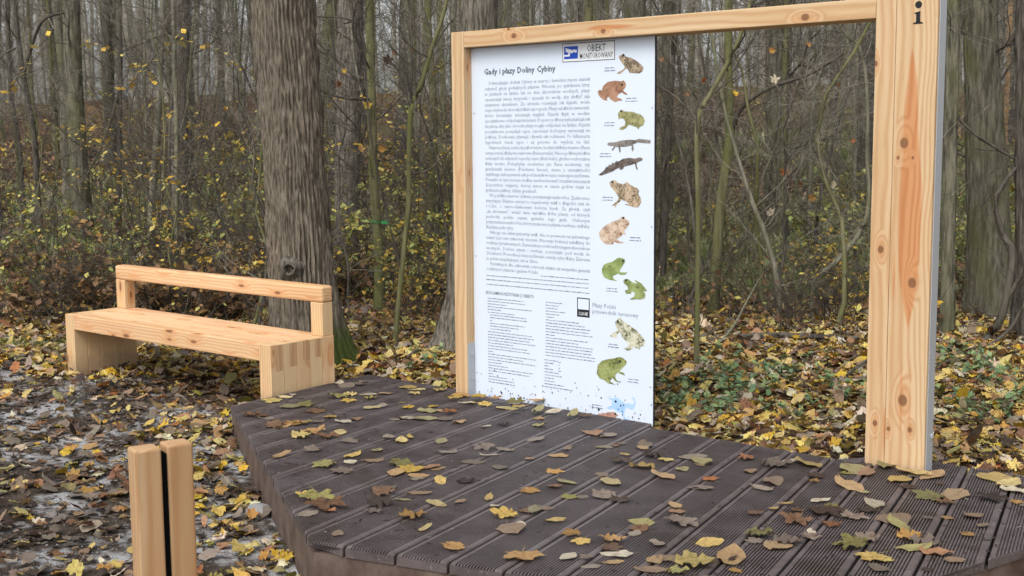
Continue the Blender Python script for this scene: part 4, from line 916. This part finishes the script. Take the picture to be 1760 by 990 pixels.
# ------------------------------------------------------------------ bollard in front
def build_bollard():
    Y = 3.35; P = on_y(231.5, 776.7, Y); a = radians(33.0); ex = np.array([cos(a), sin(a), 0]); ey = np.array([-sin(a), cos(a), 0])
    g = float(height(P[0], P[1])); h = P[2] - g; b = empty('timber_bollard', (P[0], P[1], g), 'split pine bollard of two square timbers with a black gap', 'bollard')
    s = .074; gp = .020
    for k in range(2):
        o = timber('timber', b, P, ZZ, ex, ey, h + .1, s, s, M_WOODB, .006)
        org = P + ex * (k * (s + gp)) + ey * (.012 if k else 0); org[2] = g - .1
        o.matrix_basis = Matrix.Translation(-Vector(b.location)) @ mat44(ZZ, ex, ey, org)
    org = P + ex * (s + .0008) + ey * .018; org[2] = g - .1
    o = timber('gap_shade_strip', b, P, ZZ, ex, ey, h + .1 - .022, gp - .0016, s - .03, M_DARKGAP, .0)  # added strip filling the open gap, its blackness painted in as shade
    o.matrix_basis = Matrix.Translation(-Vector(b.location)) @ mat44(ZZ, ex, ey, org)
M_WOODB = wood('pine_bollard', tint=(.80, .72, .66), knot_amount=.25, pink=.35)
build_bollard()

# ------------------------------------------------------------------ single leaves
LMESH = []
for (V, F) in LEAFT: LMESH.append(mesh_np('fallen_leaf', V, F, M_LEAF, False, None, V * 2))
def single_leaf(P, size, kind, colname, rz, tilt, label, group, R, flat=.5):
    o = link(bpy.data.objects.new('fallen_leaf', LMESH[kind])); o.location = P; o.rotation_euler = (R.gauss(0, tilt), R.gauss(0, tilt), rz); o.scale = (size, size, size * flat)
    c = PAL[colname]; k = R.uniform(.6, 1.15); g = sum(c) / 3; ds = R.uniform(.05, .3); o.color = tuple((q * (1 - ds) + g * ds) * k for q in c) + (1,)
    tag(o, label, 'leaf', group); return o
DL = """404,722,m,olive,26 430,715,m,brown,26 452,717,m,brown,24 470,733,m,brown,34 505,730,m,ochre,34 520,728,m,olive,30 470,690,m,pale yellow,30 490,684,o,pale yellow,20 503,680,o,cream,12 498,700,o,olive,26 522,697,m,olive,32 545,708,m,brown,28 582,660,o,cream,18 595,664,o,grey brown,22 615,662,m,grey brown,22 583,684,m,olive,30 600,690,m,yellow,24 605,680,m,pale yellow,22 635,686,m,pale yellow,22 640,702,o,pale yellow,26 632,680,o,cream,20 662,678,o,ochre,18 700,667,o,yellow,22 716,672,o,pale yellow,20 712,678,m,pale yellow,18 758,672,m,pale yellow,20 703,702,m,yellow,20 745,700,m,yellow,20 735,708,o,olive,26 693,720,o,ochre,16 700,720,o,cream,16 728,722,o,olive,30 763,722,o,dark brown,22 775,712,m,rust,22 790,727,o,ochre,22 795,683,m,ochre,30 785,690,m,yellow,26 808,695,m,pale yellow,24 800,701,o,cream,20 825,690,m,yellow,26 835,698,m,yellow,24 848,694,m,ochre,22 865,702,o,pale yellow,20 885,700,m,olive,28 893,706,m,yellow,24 880,712,m,pale yellow,22 924,697,m,ochre,26 925,712,o,olive,32 950,712,o,cream,22 985,718,o,olive,30 1005,716,m,brown,24 835,735,o,cream,14 865,732,m,dark brown,20 927,733,o,olive,20 1018,747,o,rust,34 1045,750,o,grey brown,24 540,745,m,ochre,40 515,752,m,pale yellow,34 560,752,m,brown,34 590,727,o,cream,22 570,718,m,yellow,22 612,722,o,rust,18 585,745,o,pale yellow,24 605,785,o,yellow,28 483,785,o,ochre,30 535,775,m,grey brown,30 600,760,m,grey brown,28 560,800,m,olive,40 590,812,m,grey brown,38 602,796,o,cream,18 640,794,o,brown,26 545,858,m,olive,50 560,870,m,brown,56 520,853,m,yellow,24 565,880,m,rust,20 690,800,m,olive,40 680,815,o,ochre,34 706,810,m,yellow,40 720,820,o,ochre,24 740,805,o,rust,26 757,828,o,yellow,24 657,850,m,brown,40 650,868,m,dark brown,44 665,840,o,dark brown,22 705,890,m,ochre,44 750,868,o,pale yellow,28 790,865,o,brown,18 840,858,o,yellow,24 850,871,o,cream,18 870,888,m,yellow,42 905,880,m,brown,30 918,880,o,olive,28 878,912,o,brown,40 895,905,o,cream,20 782,943,m,ochre,38 900,958,m,ochre,62 730,910,o,pale yellow,26 975,830,o,olive,26 955,838,m,brown,24 960,785,o,ochre,24 975,773,o,brown,20 953,897,o,yellow,26 985,920,m,ochre,30 1000,932,m,yellow,30 1055,930,m,ochre,40 1048,945,m,brown,38 1060,955,o,cream,38 975,960,o,cream,30 1010,960,m,grey brown,24 1103,900,o,olive,30 1100,912,m,brown,34 1130,937,o,grey brown,26 1105,772,o,ochre,22 1075,783,o,yellow,14 1110,767,o,brown,32 1068,795,m,brown,32 1120,785,m,dark brown,36 1145,792,m,pale yellow,24 1105,805,m,yellow,40 1140,820,o,ochre,38 1050,830,o,pale yellow,38 1040,855,m,grey brown,40 1065,862,m,dark brown,36 1190,788,o,grey brown,34 1205,795,o,olive,38 1220,825,m,rust,26 1210,840,m,grey brown,32 1160,870,o,ochre,24 1165,882,o,rust,22 1172,900,m,grey brown,50 1220,935,o,yellow,32 1190,972,m,pale yellow,70 1255,962,o,ochre,50 1160,985,m,olive,36 1285,790,m,rust,26 1330,800,m,grey brown,46 1355,795,o,cream,28 1390,800,o,yellow,44 1330,830,o,brown,34 1310,842,o,grey brown,32 1290,812,o,brown,20 1400,820,m,dark brown,30 1400,830,m,ochre,18 1370,880,m,brown,22 1350,868,o,yellow,18 1330,876,o,yellow,16 1415,880,m,dark brown,60 1300,885,m,brown,26 1410,862,o,cream,26 1370,897,m,brown,46 1430,905,m,rust,28 1300,920,m,olive,44 1350,935,m,grey brown,44 1335,940,o,ochre,40 1395,918,o,cream,20 1390,925,m,grey brown,30 1465,890,m,grey brown,42 1460,838,o,ochre,44 1490,815,o,rust,34 1470,810,o,olive,40 1502,868,o,cream,36 1470,940,m,olive,52 1490,930,m,grey brown,40 1500,960,m,yellow,44 1520,965,m,pale yellow,30 1525,802,o,olive,40 1570,815,o,yellow,40 1600,820,o,ochre,40 1545,826,o,yellow,32 1600,855,m,olive,46 1640,853,o,ochre,44 1622,866,m,brown,26 1535,895,o,brown,46 1545,905,o,olive,42 1560,925,m,ochre,40 1585,935,m,grey brown,48 1570,945,o,olive,40 1610,952,o,rust,36 1640,965,o,brown,22 1675,888,o,brown,30 1690,905,o,brown,18 1715,825,o,yellow,50 1735,835,o,pale yellow,40 1700,858,m,dark brown,40 1745,845,o,cream,34 650,775,o,olive,20 690,760,o,pale yellow,24 705,753,o,yellow,20 668,752,o,grey brown,24 758,760,o,olive,24 765,780,o,grey brown,28 830,770,m,grey brown,34 840,785,o,cream,22 866,775,o,grey brown,26 920,758,o,grey brown,22 910,790,o,rust,14"""
def build_leaves():
    R = random.Random(12); dn = np.cross(U, -sin(DA) * U + cos(DA) * N - .04563 * ZZ); dn /= np.linalg.norm(dn)
    art = {'m': 'lobed maple', 'o': 'oval'}
    toks = DL.replace('pale yellow', 'pale_yellow').replace('grey brown', 'grey_brown').replace('dark brown', 'dark_brown').split()
    for it in toks:
        x, y, k, c, s = it.split(','); x, y, s = float(x), float(y), float(s); c = c.replace('_', ' ')
        P = on_plane(x, y, P0, dn); uu, nn = UN(P)
        if deck_dist(np.array(uu), np.array(nn)) > -.01: 
            # beyond the boards: leave it to the ground
            P = on_z(x, y, .06); 
            where = 'on the ground at the deck edge'
        else: where = 'on the dark deck boards'
        dist = np.linalg.norm(P - EYEP); size = s * dist / FPX * 1.7
        size = min(max(size, .05), .24); kind = R.randrange(6) if k == 'm' else 6 + R.randrange(6)
        pile = .004 + (R.uniform(0, .03) if y < 725 and 770 < x < 1010 else R.uniform(0, .003))
        single_leaf(tuple(P + ZZ * pile), size, kind, c, R.uniform(0, 6.28), .06, c + ' ' + art[k] + ' leaf fallen ' + where, 'fallen leaves ' + where, R)
    nx = 0
    while nx < 70:
        uu, nn = R.uniform(-3.6, 1.1), R.uniform(-2.7, .0)
        if deck_dist(np.array(uu), np.array(nn)) > -.05: continue
        nx += 1; k = R.randrange(12); c = R.choice(['brown', 'dark brown', 'grey brown', 'grey brown', 'ochre', 'olive']); P = W(uu, nn, deck_z(nn) + .003)
        single_leaf(tuple(P), R.uniform(.07, .14), k, c, R.uniform(0, 6.28), .03, c + ' ' + ('lobed maple' if k < 6 else 'oval') + ' leaf fallen on the dark deck boards', 'fallen leaves on the dark deck boards', R, .3)
    for (x, y, z, size) in SINGLE_GROUND:
        k = R.randrange(12); c = R.choices(PN, [ {'yellow': 3, 'pale yellow': 3, 'ochre': 3, 'brown': 2.4, 'dark brown': 1, 'grey brown': 1.5, 'olive': 1, 'cream': 1, 'rust': 1}[q] for q in PN])[0]
        single_leaf((x, y, z + .012), size * 1.12, k, c, R.uniform(0, 6.28), .1, c + ' ' + ('lobed maple' if k < 6 else 'oval') + ' leaf on the gravelly ground before the bench', 'fallen leaves on the gravelly ground', R)
build_leaves()
# leaves still hanging on the saplings
def hang(tree, line, Y, items):
    R = random.Random(3); foot = np.array(tree.location)
    for (x, y, c, s) in items:
        P = on_y(x, y, Y + R.uniform(-.15, .15)); d = np.linalg.norm(line - (P - [0, 0, .35]), axis=1); a = line[int(np.argmin(d))]
        mid = (a + P) / 2 + np.array([R.uniform(-.05, .05), R.uniform(-.1, .1), .10]); sm = smooth_line(np.array([a, mid, P + [0, 0, .02]]), 10)
        V, F = tubes(sm[None], np.linspace(.006, .0025, 10)[None], 5); obj('twig', mesh_np('twig', V - foot, F, B_TWIGD, True), tree, Matrix.Translation(tree.location))
        k = R.randrange(6); Vv, Ff = LEAFT[k]; me = LMESH[k]
        o = link(bpy.data.objects.new('leaf', me)); o.parent = tree; sz = s * Y / FPX; o.location = Vector(P) - tree.location; o.scale = (sz,) * 3; o.rotation_euler = (R.uniform(1.0, 2.0), R.uniform(-.4, .4), R.uniform(-.8, .8)); cc = PAL[c]; o.color = (*[q * 1.1 for q in cc], 1)
hang(T3, l3, y3, [(632, 182, 'yellow', 22), (580, 145, 'rust', 22), (592, 123, 'yellow', 16), (620, 258, 'ochre', 20), (657, 256, 'ochre', 22)])
hang(T4, l4, y4, [(667, 105, 'dark brown', 26), (708, 88, 'rust', 12), (678, 92, 'brown', 16), (800, 28, 'ochre', 18)])
hang(T12, l12, y12, [(1330, 138, 'cream', 24), (1208, 138, 'rust', 18), (1182, 162, 'brown', 16), (1262, 162, 'yellow', 18), (1327, 87, 'ochre', 18), (1138, 103, 'brown', 16)])
hang(T13, l13, y13, [(1347, 297, 'rust', 26), (1440, 147, 'rust', 16), (1466, 243, 'rust', 14), (1388, 78, 'ochre', 16), (1395, 340, 'ochre', 22), (1325, 366, 'cream', 24), (1346, 465, 'ochre', 16), (1430, 318, 'cream', 22)])
def ribbon():
    P = on_y(646, 381, y3); t = np.linspace(0, 2 * pi, 13); r = .062; i = int(np.argmin(np.abs(l3[:, 2] - P[2]))); c = l3[i]
    V = [(c[0] + r * cos(a), c[1] + r * sin(a), P[2] + (.007 if k else -.007) + .006 * sin(2 * a)) for k in (0, 1) for a in t]; F = [(j, j + 1, 14 + j, 13 + j) for j in range(12)]
    V += [(c[0] + .05, c[1] - .06, P[2] + .01), (c[0] + .05, c[1] - .06, P[2] - .015), (c[0] + .12, c[1] - .08, P[2] - .02), (c[0] + .11, c[1] - .08, P[2] + .015)]; F.append((26, 27, 28, 29))
    me = bpy.data.meshes.new('ribbon'); me.from_pydata([tuple(np.array(v) - np.array(T3.location)) for v in V], [], F); me.materials.append(plain('green_ribbon', (.03, .24, .07), .6)); obj('ribbon', me, T3, Matrix.Translation(T3.location))
ribbon()

# ------------------------------------------------------------------ undergrowth
def leaf_quads(P, size, R, cols):
    n = len(P); a = R.uniform(0, 2 * pi, n); e = R.uniform(-.9, .9, n); d = np.stack([np.cos(a) * np.cos(e), np.sin(a) * np.cos(e), np.sin(e)], -1)
    s = np.cross(d, np.array([0, 0, 1.]) + R.normal(0, .3, (n, 3))); s /= np.linalg.norm(s, axis=1, keepdims=True)
    L = size[:, None]; up = np.cross(s, d)
    V = np.stack([P, P + d * L * .45 + s * L * .36 + up * L * .06, P + d * L, P + d * L * .45 - s * L * .36 + up * L * .06], 1).reshape(-1, 3)
    return V, np.arange(4 * n).reshape(-1, 4), np.repeat(cols, 4, 0)
def shrub_variant(R, h, nst, nl, cols, lsize):
    S = np.c_[R.normal(0, .12, (nst, 2)), np.full(nst, -.05)]; D = rnd_dir(nst, .7, 1.5, R); L = h * R.uniform(.5, 1.05, nst)
    P = grow(S, D, L, 8, .0, .13, R); Rr = R.uniform(.004, .009, nst)[:, None] * np.linspace(1, .35, 8)[None]
    S2, r, D2 = pick_on(P, Rr, nst * 7, R, .25, 1); P2 = grow(S2, rnd_dir(nst * 7, -.2, 1, R), h * R.uniform(.12, .4, nst * 7), 4, 0, .2, R); R2 = np.full((nst * 7, 4), .0028)
    V, F = merge([tubes(P, Rr, 4), tubes(P2, R2, 3)]); st = mesh_np('stems', V, F, B_TWIGD, True)
    Q, _, _ = pick_on(P2[::3], R2[::3], nl, R, .2, 1); c = cols[R.integers(0, len(cols), nl)] * R.uniform(.7, 1.3, (nl, 1)); V, F, C = leaf_quads(Q, R.uniform(.6, 1.2, nl) * lsize, R, c)
    return st, mesh_np('foliage', V, F, M_HERB, False, C)
YG = np.array([(.50, .46, .12), (.38, .41, .12), (.52, .44, .09), (.28, .34, .10)]); BR = np.array([(.16, .085, .04), (.10, .06, .035), (.22, .13, .06), (.27, .16, .05)]); YL = np.array([(.55, .38, .05), (.5, .42, .12), (.42, .27, .04)])
RS = np.random.default_rng(31)
SHR = [(shrub_variant(RS, 1.1, 12, 340, YG, .07), 'yellow green leaved'), (shrub_variant(RS, 1.5, 11, 260, YL, .07), 'yellow leaved'), (shrub_variant(RS, .8, 18, 300, BR, .09), 'withered brown leaved'), (shrub_variant(RS, 1.9, 10, 330, YG, .065), 'tall yellow green leaved'), (shrub_variant(RS, 1.3, 14, 40, BR, .06), 'nearly bare brown'), (shrub_variant(RS, 3.4, 6, 150, YL, .08), 'tall golden leaved')]
def put_shrub(v, x, y, s=1.0):
    copy_thing(SHR[v][0], ('stem', 'foliage'), 'shrub', (x, y, float(height(x, y))), RS.uniform(0, 6.28), s, SHR[v][1] + ' shrub in the undergrowth beyond the clearing', 'shrub', 'undergrowth shrubs')
for (px, py, v, s) in [(60, 520, 0, 1.2), (110, 505, 0, 1.2), (20, 500, 3, 1), (150, 520, 2, 1.2), (30, 560, 2, 1.1), (90, 560, 4, 1.2), (180, 545, 2, 1.1), (130, 555, 2, 1), (260, 560, 2, 1), (300, 560, 2, 1.1), (350, 560, 2, 1.1), (400, 550, 2, 1), (330, 520, 4, 1.2), (430, 540, 2, .9), (250, 520, 4, 1.1), (380, 500, 1, 1), (690, 560, 1, .8), (730, 555, 1, .9), (715, 520, 0, 1), (670, 510, 0, 1.1), (750, 520, 1, 1), (1220, 470, 0, 1), (1170, 470, 0, 1), (1260, 455, 1, .9), (1440, 560, 1, .8), (1470, 530, 1, .9), (1480, 480, 3, .9), (1420, 570, 4, .8), (1380, 580, 4, .7), (1340, 585, 4, .6), (1270, 560, 4, .7), (1160, 560, 4, .8), (1655, 500, 0, .8), (1740, 470, 3, 1), (1570, 480, 0, 1), (1655, 440, 4, 1), (235, 452, 5, 1), (262, 448, 5, 1.1), (340, 450, 5, 1), (410, 455, 5, .9), (180, 450, 5, .9), (700, 462, 5, .8), (745, 455, 5, .8), (1490, 470, 5, .7), (600, 450, 5, .8), (1290, 450, 5, .6)]:
    P = on_z(px, py); put_shrub(v, P[0], P[1], s * .9)
c_ = 0
while c_ < 95:
    y = RS.uniform(12.2, 27); x = RS.uniform(-1, 1) * (.44 * y + .8); uu, nn_ = UN(np.array([x, y]))
    if nn_ < 1.6 or (x > 1 and RS.random() < .75): continue
    c_ += 1; put_shrub(int(RS.choice(6, p=[.24, .16, .18, .22, .12, .08] if x < 1 else [.3, .1, .12, .26, .18, .04])), x, y, RS.uniform(.7, 1.4))
def bramble():
    R = np.random.default_rng(17); n = 5200; y = R.uniform(9.9, 21, n); x = R.uniform(-1, 1, n) * (.43 * y + 1); uu, nn = UN(np.stack([x, y], -1))
    dens = np.where(uu < -2.4, .9, np.where(y > 11.5, .08, .3)); k = (nn > np.where(uu < -3.4, .35, 1.8)) & (R.random(n) < dens); x, y = x[k], y[k]; n = len(x)
    P = grow(np.stack([x, y, height(x, y) - .02], -1), rnd_dir(n, .2, 1.45, R), R.uniform(.25, 1.0, n), 6, -.03, .22, R); Rr = R.uniform(.0018, .0045, n)[:, None] * np.linspace(1, .4, 6)[None]
    V, F = tubes(P, Rr, 3)
    tag(obj('bramble_stems', mesh_np('bramble_stems', V, F, B_TWIGD, True)), 'tangle of dry bramble stems on the forest floor', 'brambles', kind='stuff')
    m = 9000; Q, _, _ = pick_on(P, Rr, m, R, .1, 1); c = np.vstack([BR, BR, YL[:1], YG[:2]])[R.integers(0, 11, m)] * R.uniform(.6, 1.2, (m, 1)); V, F, C = leaf_quads(Q, R.uniform(.04, .09, m), R, c)
    tag(obj('bramble_leaves', mesh_np('bramble_leaves', V, F, M_HERB, False, C)), 'withered leaves caught in the bramble tangle', 'brambles', kind='stuff')
bramble()
def grasses():
    R = np.random.default_rng(19); n = 60000; y = R.uniform(13.5, 30, n); x = R.uniform(-1, 1, n) * (.44 * y + 1); f = np.sin(x * .9 + 1.1) + np.sin(y * .7 + x * .3); x2 = R.uniform(.08, .46, 45000); y2 = R.uniform(12.6, 22, 45000); x = np.append(x, x2 * y2); y = np.append(y, y2); n = len(x); f = np.append(f, np.sin(x[-45000:] * 1.7) + 1.2); k = (f > .0) & ((x > -.5) | (R.random(n) < .5)); x, y = x[k], y[k]; n = len(x)
    h = R.uniform(.2, .6, n) * np.where(y < 15, .6, 1.0); a = R.uniform(0, 2 * pi, n); w_ = .006 + .004 * R.random(n); b = np.stack([x, y, height(x, y) - .02], -1); side = np.stack([np.cos(a), np.sin(a), np.zeros(n)], -1) * w_[:, None]; lean = np.stack([R.normal(0, .25, n), R.normal(0, .25, n), np.ones(n)], -1) * h[:, None]
    V = np.stack([b - side, b + side, b + lean * .6 + side * .7, b + lean + np.stack([R.normal(0, .08, n), R.normal(0, .08, n), -.05 * np.ones(n)], -1)], 1).reshape(-1, 3)
    cc = np.array([(.22, .28, .09), (.32, .33, .15), (.44, .40, .25), (.19, .26, .08)])[R.integers(0, 4, n)] * R.uniform(.7, 1.2, (n, 1))
    tag(obj('tall_grass', mesh_np('tall_grass', V, np.arange(4 * n).reshape(-1, 4), M_HERB, False, np.repeat(cc, 4, 0))), 'pale and green grass growing between the far trees', 'grass', kind='stuff')
    n = 900; x = R.normal(0, 1, n); y = R.normal(0, 1, n); c0 = on_z(25, 598); x = c0[0] + x * .35; y = c0[1] + y * .18; b = np.stack([x, y, height(x, y)], -1); a = R.uniform(0, 2 * pi, n); side = np.stack([np.cos(a), np.sin(a), np.zeros(n)], -1) * .003
    lean = np.stack([R.normal(0, .04, n), R.normal(0, .04, n), R.uniform(.04, .13, n)], -1); V = np.stack([b - side, b + side, b + lean], 1).reshape(-1, 3)
    tag(obj('grass_tuft', mesh_np('grass_tuft', V, np.arange(3 * n).reshape(-1, 3), M_HERB, False, np.tile((.13, .2, .035), (3 * n, 1)))), 'short bright green grass tuft at the gravel edge left of the bench', 'grass', kind='stuff')
grasses()
# green herbs behind the deck
def herb_variant(R, n, h):
    S = np.zeros((n, 3)); S[:, :2] = R.normal(0, .05, (n, 2)); P = grow(S, rnd_dir(n, .5, 1.4, R), h * R.uniform(.5, 1.1, n), 5, 0, .1, R); Rr = np.full((n, 5), .002); V, F = tubes(P, Rr, 3); st = mesh_np('stems', V, F, M_STEMG, True)
    m = n * 5; Q, _, _ = pick_on(P, Rr, m, R, .5, 1); c = np.array([(.11, .19, .085), (.16, .25, .11), (.22, .29, .12), (.14, .23, .13)])[R.integers(0, 4, m)]; V, F, C = leaf_quads(Q, R.uniform(.035, .075, m), R, c); return st, mesh_np('foliage', V, F, M_HERB, False, C)
M_STEMG = plain('green_stem', (.10, .14, .04), .6)
HV = [herb_variant(RS, 5, .16), herb_variant(RS, 7, .11), herb_variant(RS, 4, .22)]
HP = [(1150, 668), (1170, 655), (1195, 668), (1215, 652), (1240, 645), (1262, 650), (1180, 690), (1215, 685), (1250, 672), (1285, 660), (1300, 645), (1160, 700), (1230, 700), (1440, 672), (1465, 690), (1480, 660), (1420, 655), (1625, 665), (1640, 690), (1635, 645), (1670, 650), (1655, 625), (1690, 640), (1715, 632), (1740, 650), (1720, 612), (1750, 625), (1660, 705), (1625, 720), (1600, 610), (1700, 668), (1375, 640), (1345, 660), (700, 612), (715, 640), (735, 628)]
HP += [(float(RS.uniform(1140, 1490)), float(RS.uniform(615, 725))) for _ in range(30)] + [(float(RS.uniform(1610, 1770)), float(RS.uniform(600, 730))) for _ in range(18)]
for i, (x, y) in enumerate(HP):
    P = on_z(x, y, .05); v = i % 3
    copy_thing(HV[v], ('stem', 'foliage'), 'green_herb', (P[0], P[1], float(height(P[0], P[1]))), RS.uniform(0, 6.28), RS.uniform(.55, 1.0), ['leafy', 'low', 'tall'][v] + ' green herb growing through the fallen leaves behind the deck', 'plant', 'green herbs behind the deck')

# ------------------------------------------------------------------ logs, sticks, stones
def stick(name, pxs, wpx, label, cat, mat, lift=.0):
    pts = []
    for (x, y, dzz) in pxs: P = on_z(x, y, .05); P[2] = float(height(P[0], P[1])) + dzz + lift; pts.append(P)
    pts = np.array(pts); Y = pts[:, 1].mean(); r = wpx * Y / FPX / 2; k = len(pts) * 6; sm = smooth_line(pts, k); R = np.random.default_rng(int(pxs[0][0])); rr = r * np.linspace(1, .55, k) * (1 + R.normal(0, .06, k)); rr[0] *= .6; rr[-1] *= .3
    V, F = tubes(sm[None], rr[None], 9); o = sm[0]
    Fl = [F]; ob = obj(name, mesh_np(name, V - o, F, mat, True), None, Matrix.Translation(Vector(o))); tag(ob, label, cat)
stick('fallen_log', [(1268, 594, .05), (1330, 592, .06), (1400, 592, .06), (1478, 592, .05)], 15, 'dark fallen log lying under the bent sapling', 'log', B_DARK)
stick('broken_branch', [(1225, 606, .03), (1258, 590, .12), (1290, 562, .3), (1312, 545, .45)], 5, 'thin broken branch leaning against the fallen log', 'branch', B_GREY)
stick('broken_branch', [(1432, 660, .04), (1460, 650, .06), (1490, 636, .08)], 8, 'dark crooked branch beside the foot of the big post', 'branch', B_DARK)
stick('broken_branch', [(1608, 640, .05), (1640, 632, .06), (1668, 622, .05)], 6, 'dark stick among the green herbs right of the big post', 'branch', B_DARK)
stick('broken_branch', [(690, 634, .03), (712, 620, .06), (728, 612, .05)], 7, 'short dark branch behind the deck near the thin sapling', 'branch', B_DARK)
stick('dead_stick', [(120, 688, .012), (135, 680, .014), (150, 672, .012)], 4, 'pale stick on the gravel before the bench', 'stick', B_GREY)
def stone(P, s, label):
    import bmesh
    bm = bmesh.new(); bmesh.ops.create_icosphere(bm, subdivisions=3, radius=1); R = np.random.default_rng(int(P[0] * 1000) % 999); k = R.uniform(-3, 3, (5, 3)); ph = R.uniform(0, 6, 5)
    for v in bm.verts:
        c = np.array(v.co); d = 1 + sum(.09 * sin(float(k[i] @ c) + ph[i]) for i in range(5)); v.co = Vector(c * d * np.array([1, .75, .55]) * s)
    me = bpy.data.meshes.new('stone'); bm.to_mesh(me); bm.free(); me.materials.append(M_STONE)
    for p in me.polygons: p.use_smooth = True
    o = obj('stone', me, None, Matrix.Translation(Vector((P[0], P[1], float(height(P[0], P[1])) + s * .3))) @ Matrix.Rotation(R.uniform(0, 6), 4, 'Z')); tag(o, label, 'stone')
stone(on_z(447, 885), .065, 'pale rough stone wedged beside the left edge of the deck')
stone(on_z(150, 838), .022, 'small pale grey pebble on the muddy gravel left of the bollard')
stone(on_z(1715, 985), .05, 'pale stone by the clipped right corner of the deck')
def gravel():
    R = np.random.default_rng(41); n = 26000; x, y = scatter(n, 3.6, 9.6, R); uu, nn = UN(np.stack([x, y], -1)); k = (deck_dist(uu, nn) > .03) & (nn < -.5)
    f = np.sin(x * 1.9 + 2 * np.sin(y * .9)) + np.sin(y * 2.3 - x * 1.1 + .7); k &= R.random(n) < np.where(f > .2, .8, .12); x, y = x[k], y[k]; n = len(x)
    oc = np.array([(1, 0, 0), (-1, 0, 0), (0, 1, 0), (0, -1, 0), (0, 0, 1), (0, 0, -.3)]); tf = np.array([(0, 2, 4), (2, 1, 4), (1, 3, 4), (3, 0, 4)])
    s = R.uniform(.002, .0065, n); a = R.uniform(0, 6.28, n); V = oc[None] * s[:, None, None] * R.uniform(.6, 1.3, (n, 6, 1)); xx = V[..., 0] * np.cos(a)[:, None] - V[..., 1] * np.sin(a)[:, None]; yy = V[..., 0] * np.sin(a)[:, None] + V[..., 1] * np.cos(a)[:, None]
    V = np.stack([xx + x[:, None], yy + y[:, None], V[..., 2] + height(x, y)[:, None]], -1).reshape(-1, 3); F = (tf[None] + 6 * np.arange(n)[:, None, None]).reshape(-1, 3)
    tag(obj('gravel', mesh_np('gravel', V, F, M_STONE)), 'fine pale gravel strewn over the mud before the bench', 'gravel', kind='stuff')
gravel()

def crumbs():
    R = np.random.default_rng(51); n = 30000; x, y = scatter(n, 3.6, 10.2, R); uu, nn = UN(np.stack([x, y], -1)); k = (deck_dist(uu, nn) > .02) & (nn < -.3); x, y = x[k], y[k]; n = len(x)
    c = np.array([(.035, .024, .017), (.06, .04, .028), (.10, .065, .04), (.16, .11, .06), (.15, .13, .11), (.24, .18, .06)])[R.choice(6, n, p=[.28, .26, .2, .1, .1, .06])]
    P = np.stack([x, y, height(x, y) + R.uniform(.001, .012, n)], -1); a = R.uniform(0, 6.28, n); L = R.uniform(.008, .035, n)[:, None]; d = np.stack([np.cos(a), np.sin(a), R.normal(0, .25, n)], -1) * L; q = np.stack([-np.sin(a), np.cos(a), R.normal(0, .25, n)], -1) * L * R.uniform(.15, .7, (n, 1))
    V = np.stack([P - d, P - q, P + d * R.uniform(.6, 1, (n, 1)), P + q], 1).reshape(-1, 3)
    tag(obj('leaf_crumbs', mesh_np('leaf_crumbs', V, np.arange(4 * n).reshape(-1, 4), M_HERB, False, np.repeat(c, 4, 0))), 'dark crumbled leaf scraps trodden into the gravel before the bench', 'leaf litter', kind='stuff')
    n = 1500; uu = R.uniform(-3.6, 1.2, n); nn = R.uniform(-2.8, .1, n); k = deck_dist(uu, nn) < -.03; uu, nn = uu[k], nn[k]; n = len(uu); P = P0G[None] + uu[:, None] * U + nn[:, None] * N; P[:, 2] = deck_z(nn) + .002
    a = R.uniform(0, 6.28, n); L = R.uniform(.003, .016, n)[:, None]; d = np.stack([np.cos(a), np.sin(a), R.normal(0, .1, n)], -1) * L; q = np.stack([-np.sin(a), np.cos(a), R.normal(0, .1, n)], -1) * L * .5; V = np.stack([P - d, P - q, P + d, P + q], 1); V[..., 2] = np.maximum(V[..., 2], (deck_z(nn) + .001)[:, None]); c = np.array([(.03, .022, .018), (.05, .035, .025), (.2, .19, .18)])[R.choice(3, n, p=[.5, .4, .1])]
    tag(obj('deck_debris', mesh_np('deck_debris', V.reshape(-1, 3), np.arange(4 * n).reshape(-1, 4), M_HERB, False, np.repeat(c, 4, 0))), 'dark specks of leaf debris scattered over the deck boards', 'debris', kind='stuff')
crumbs()
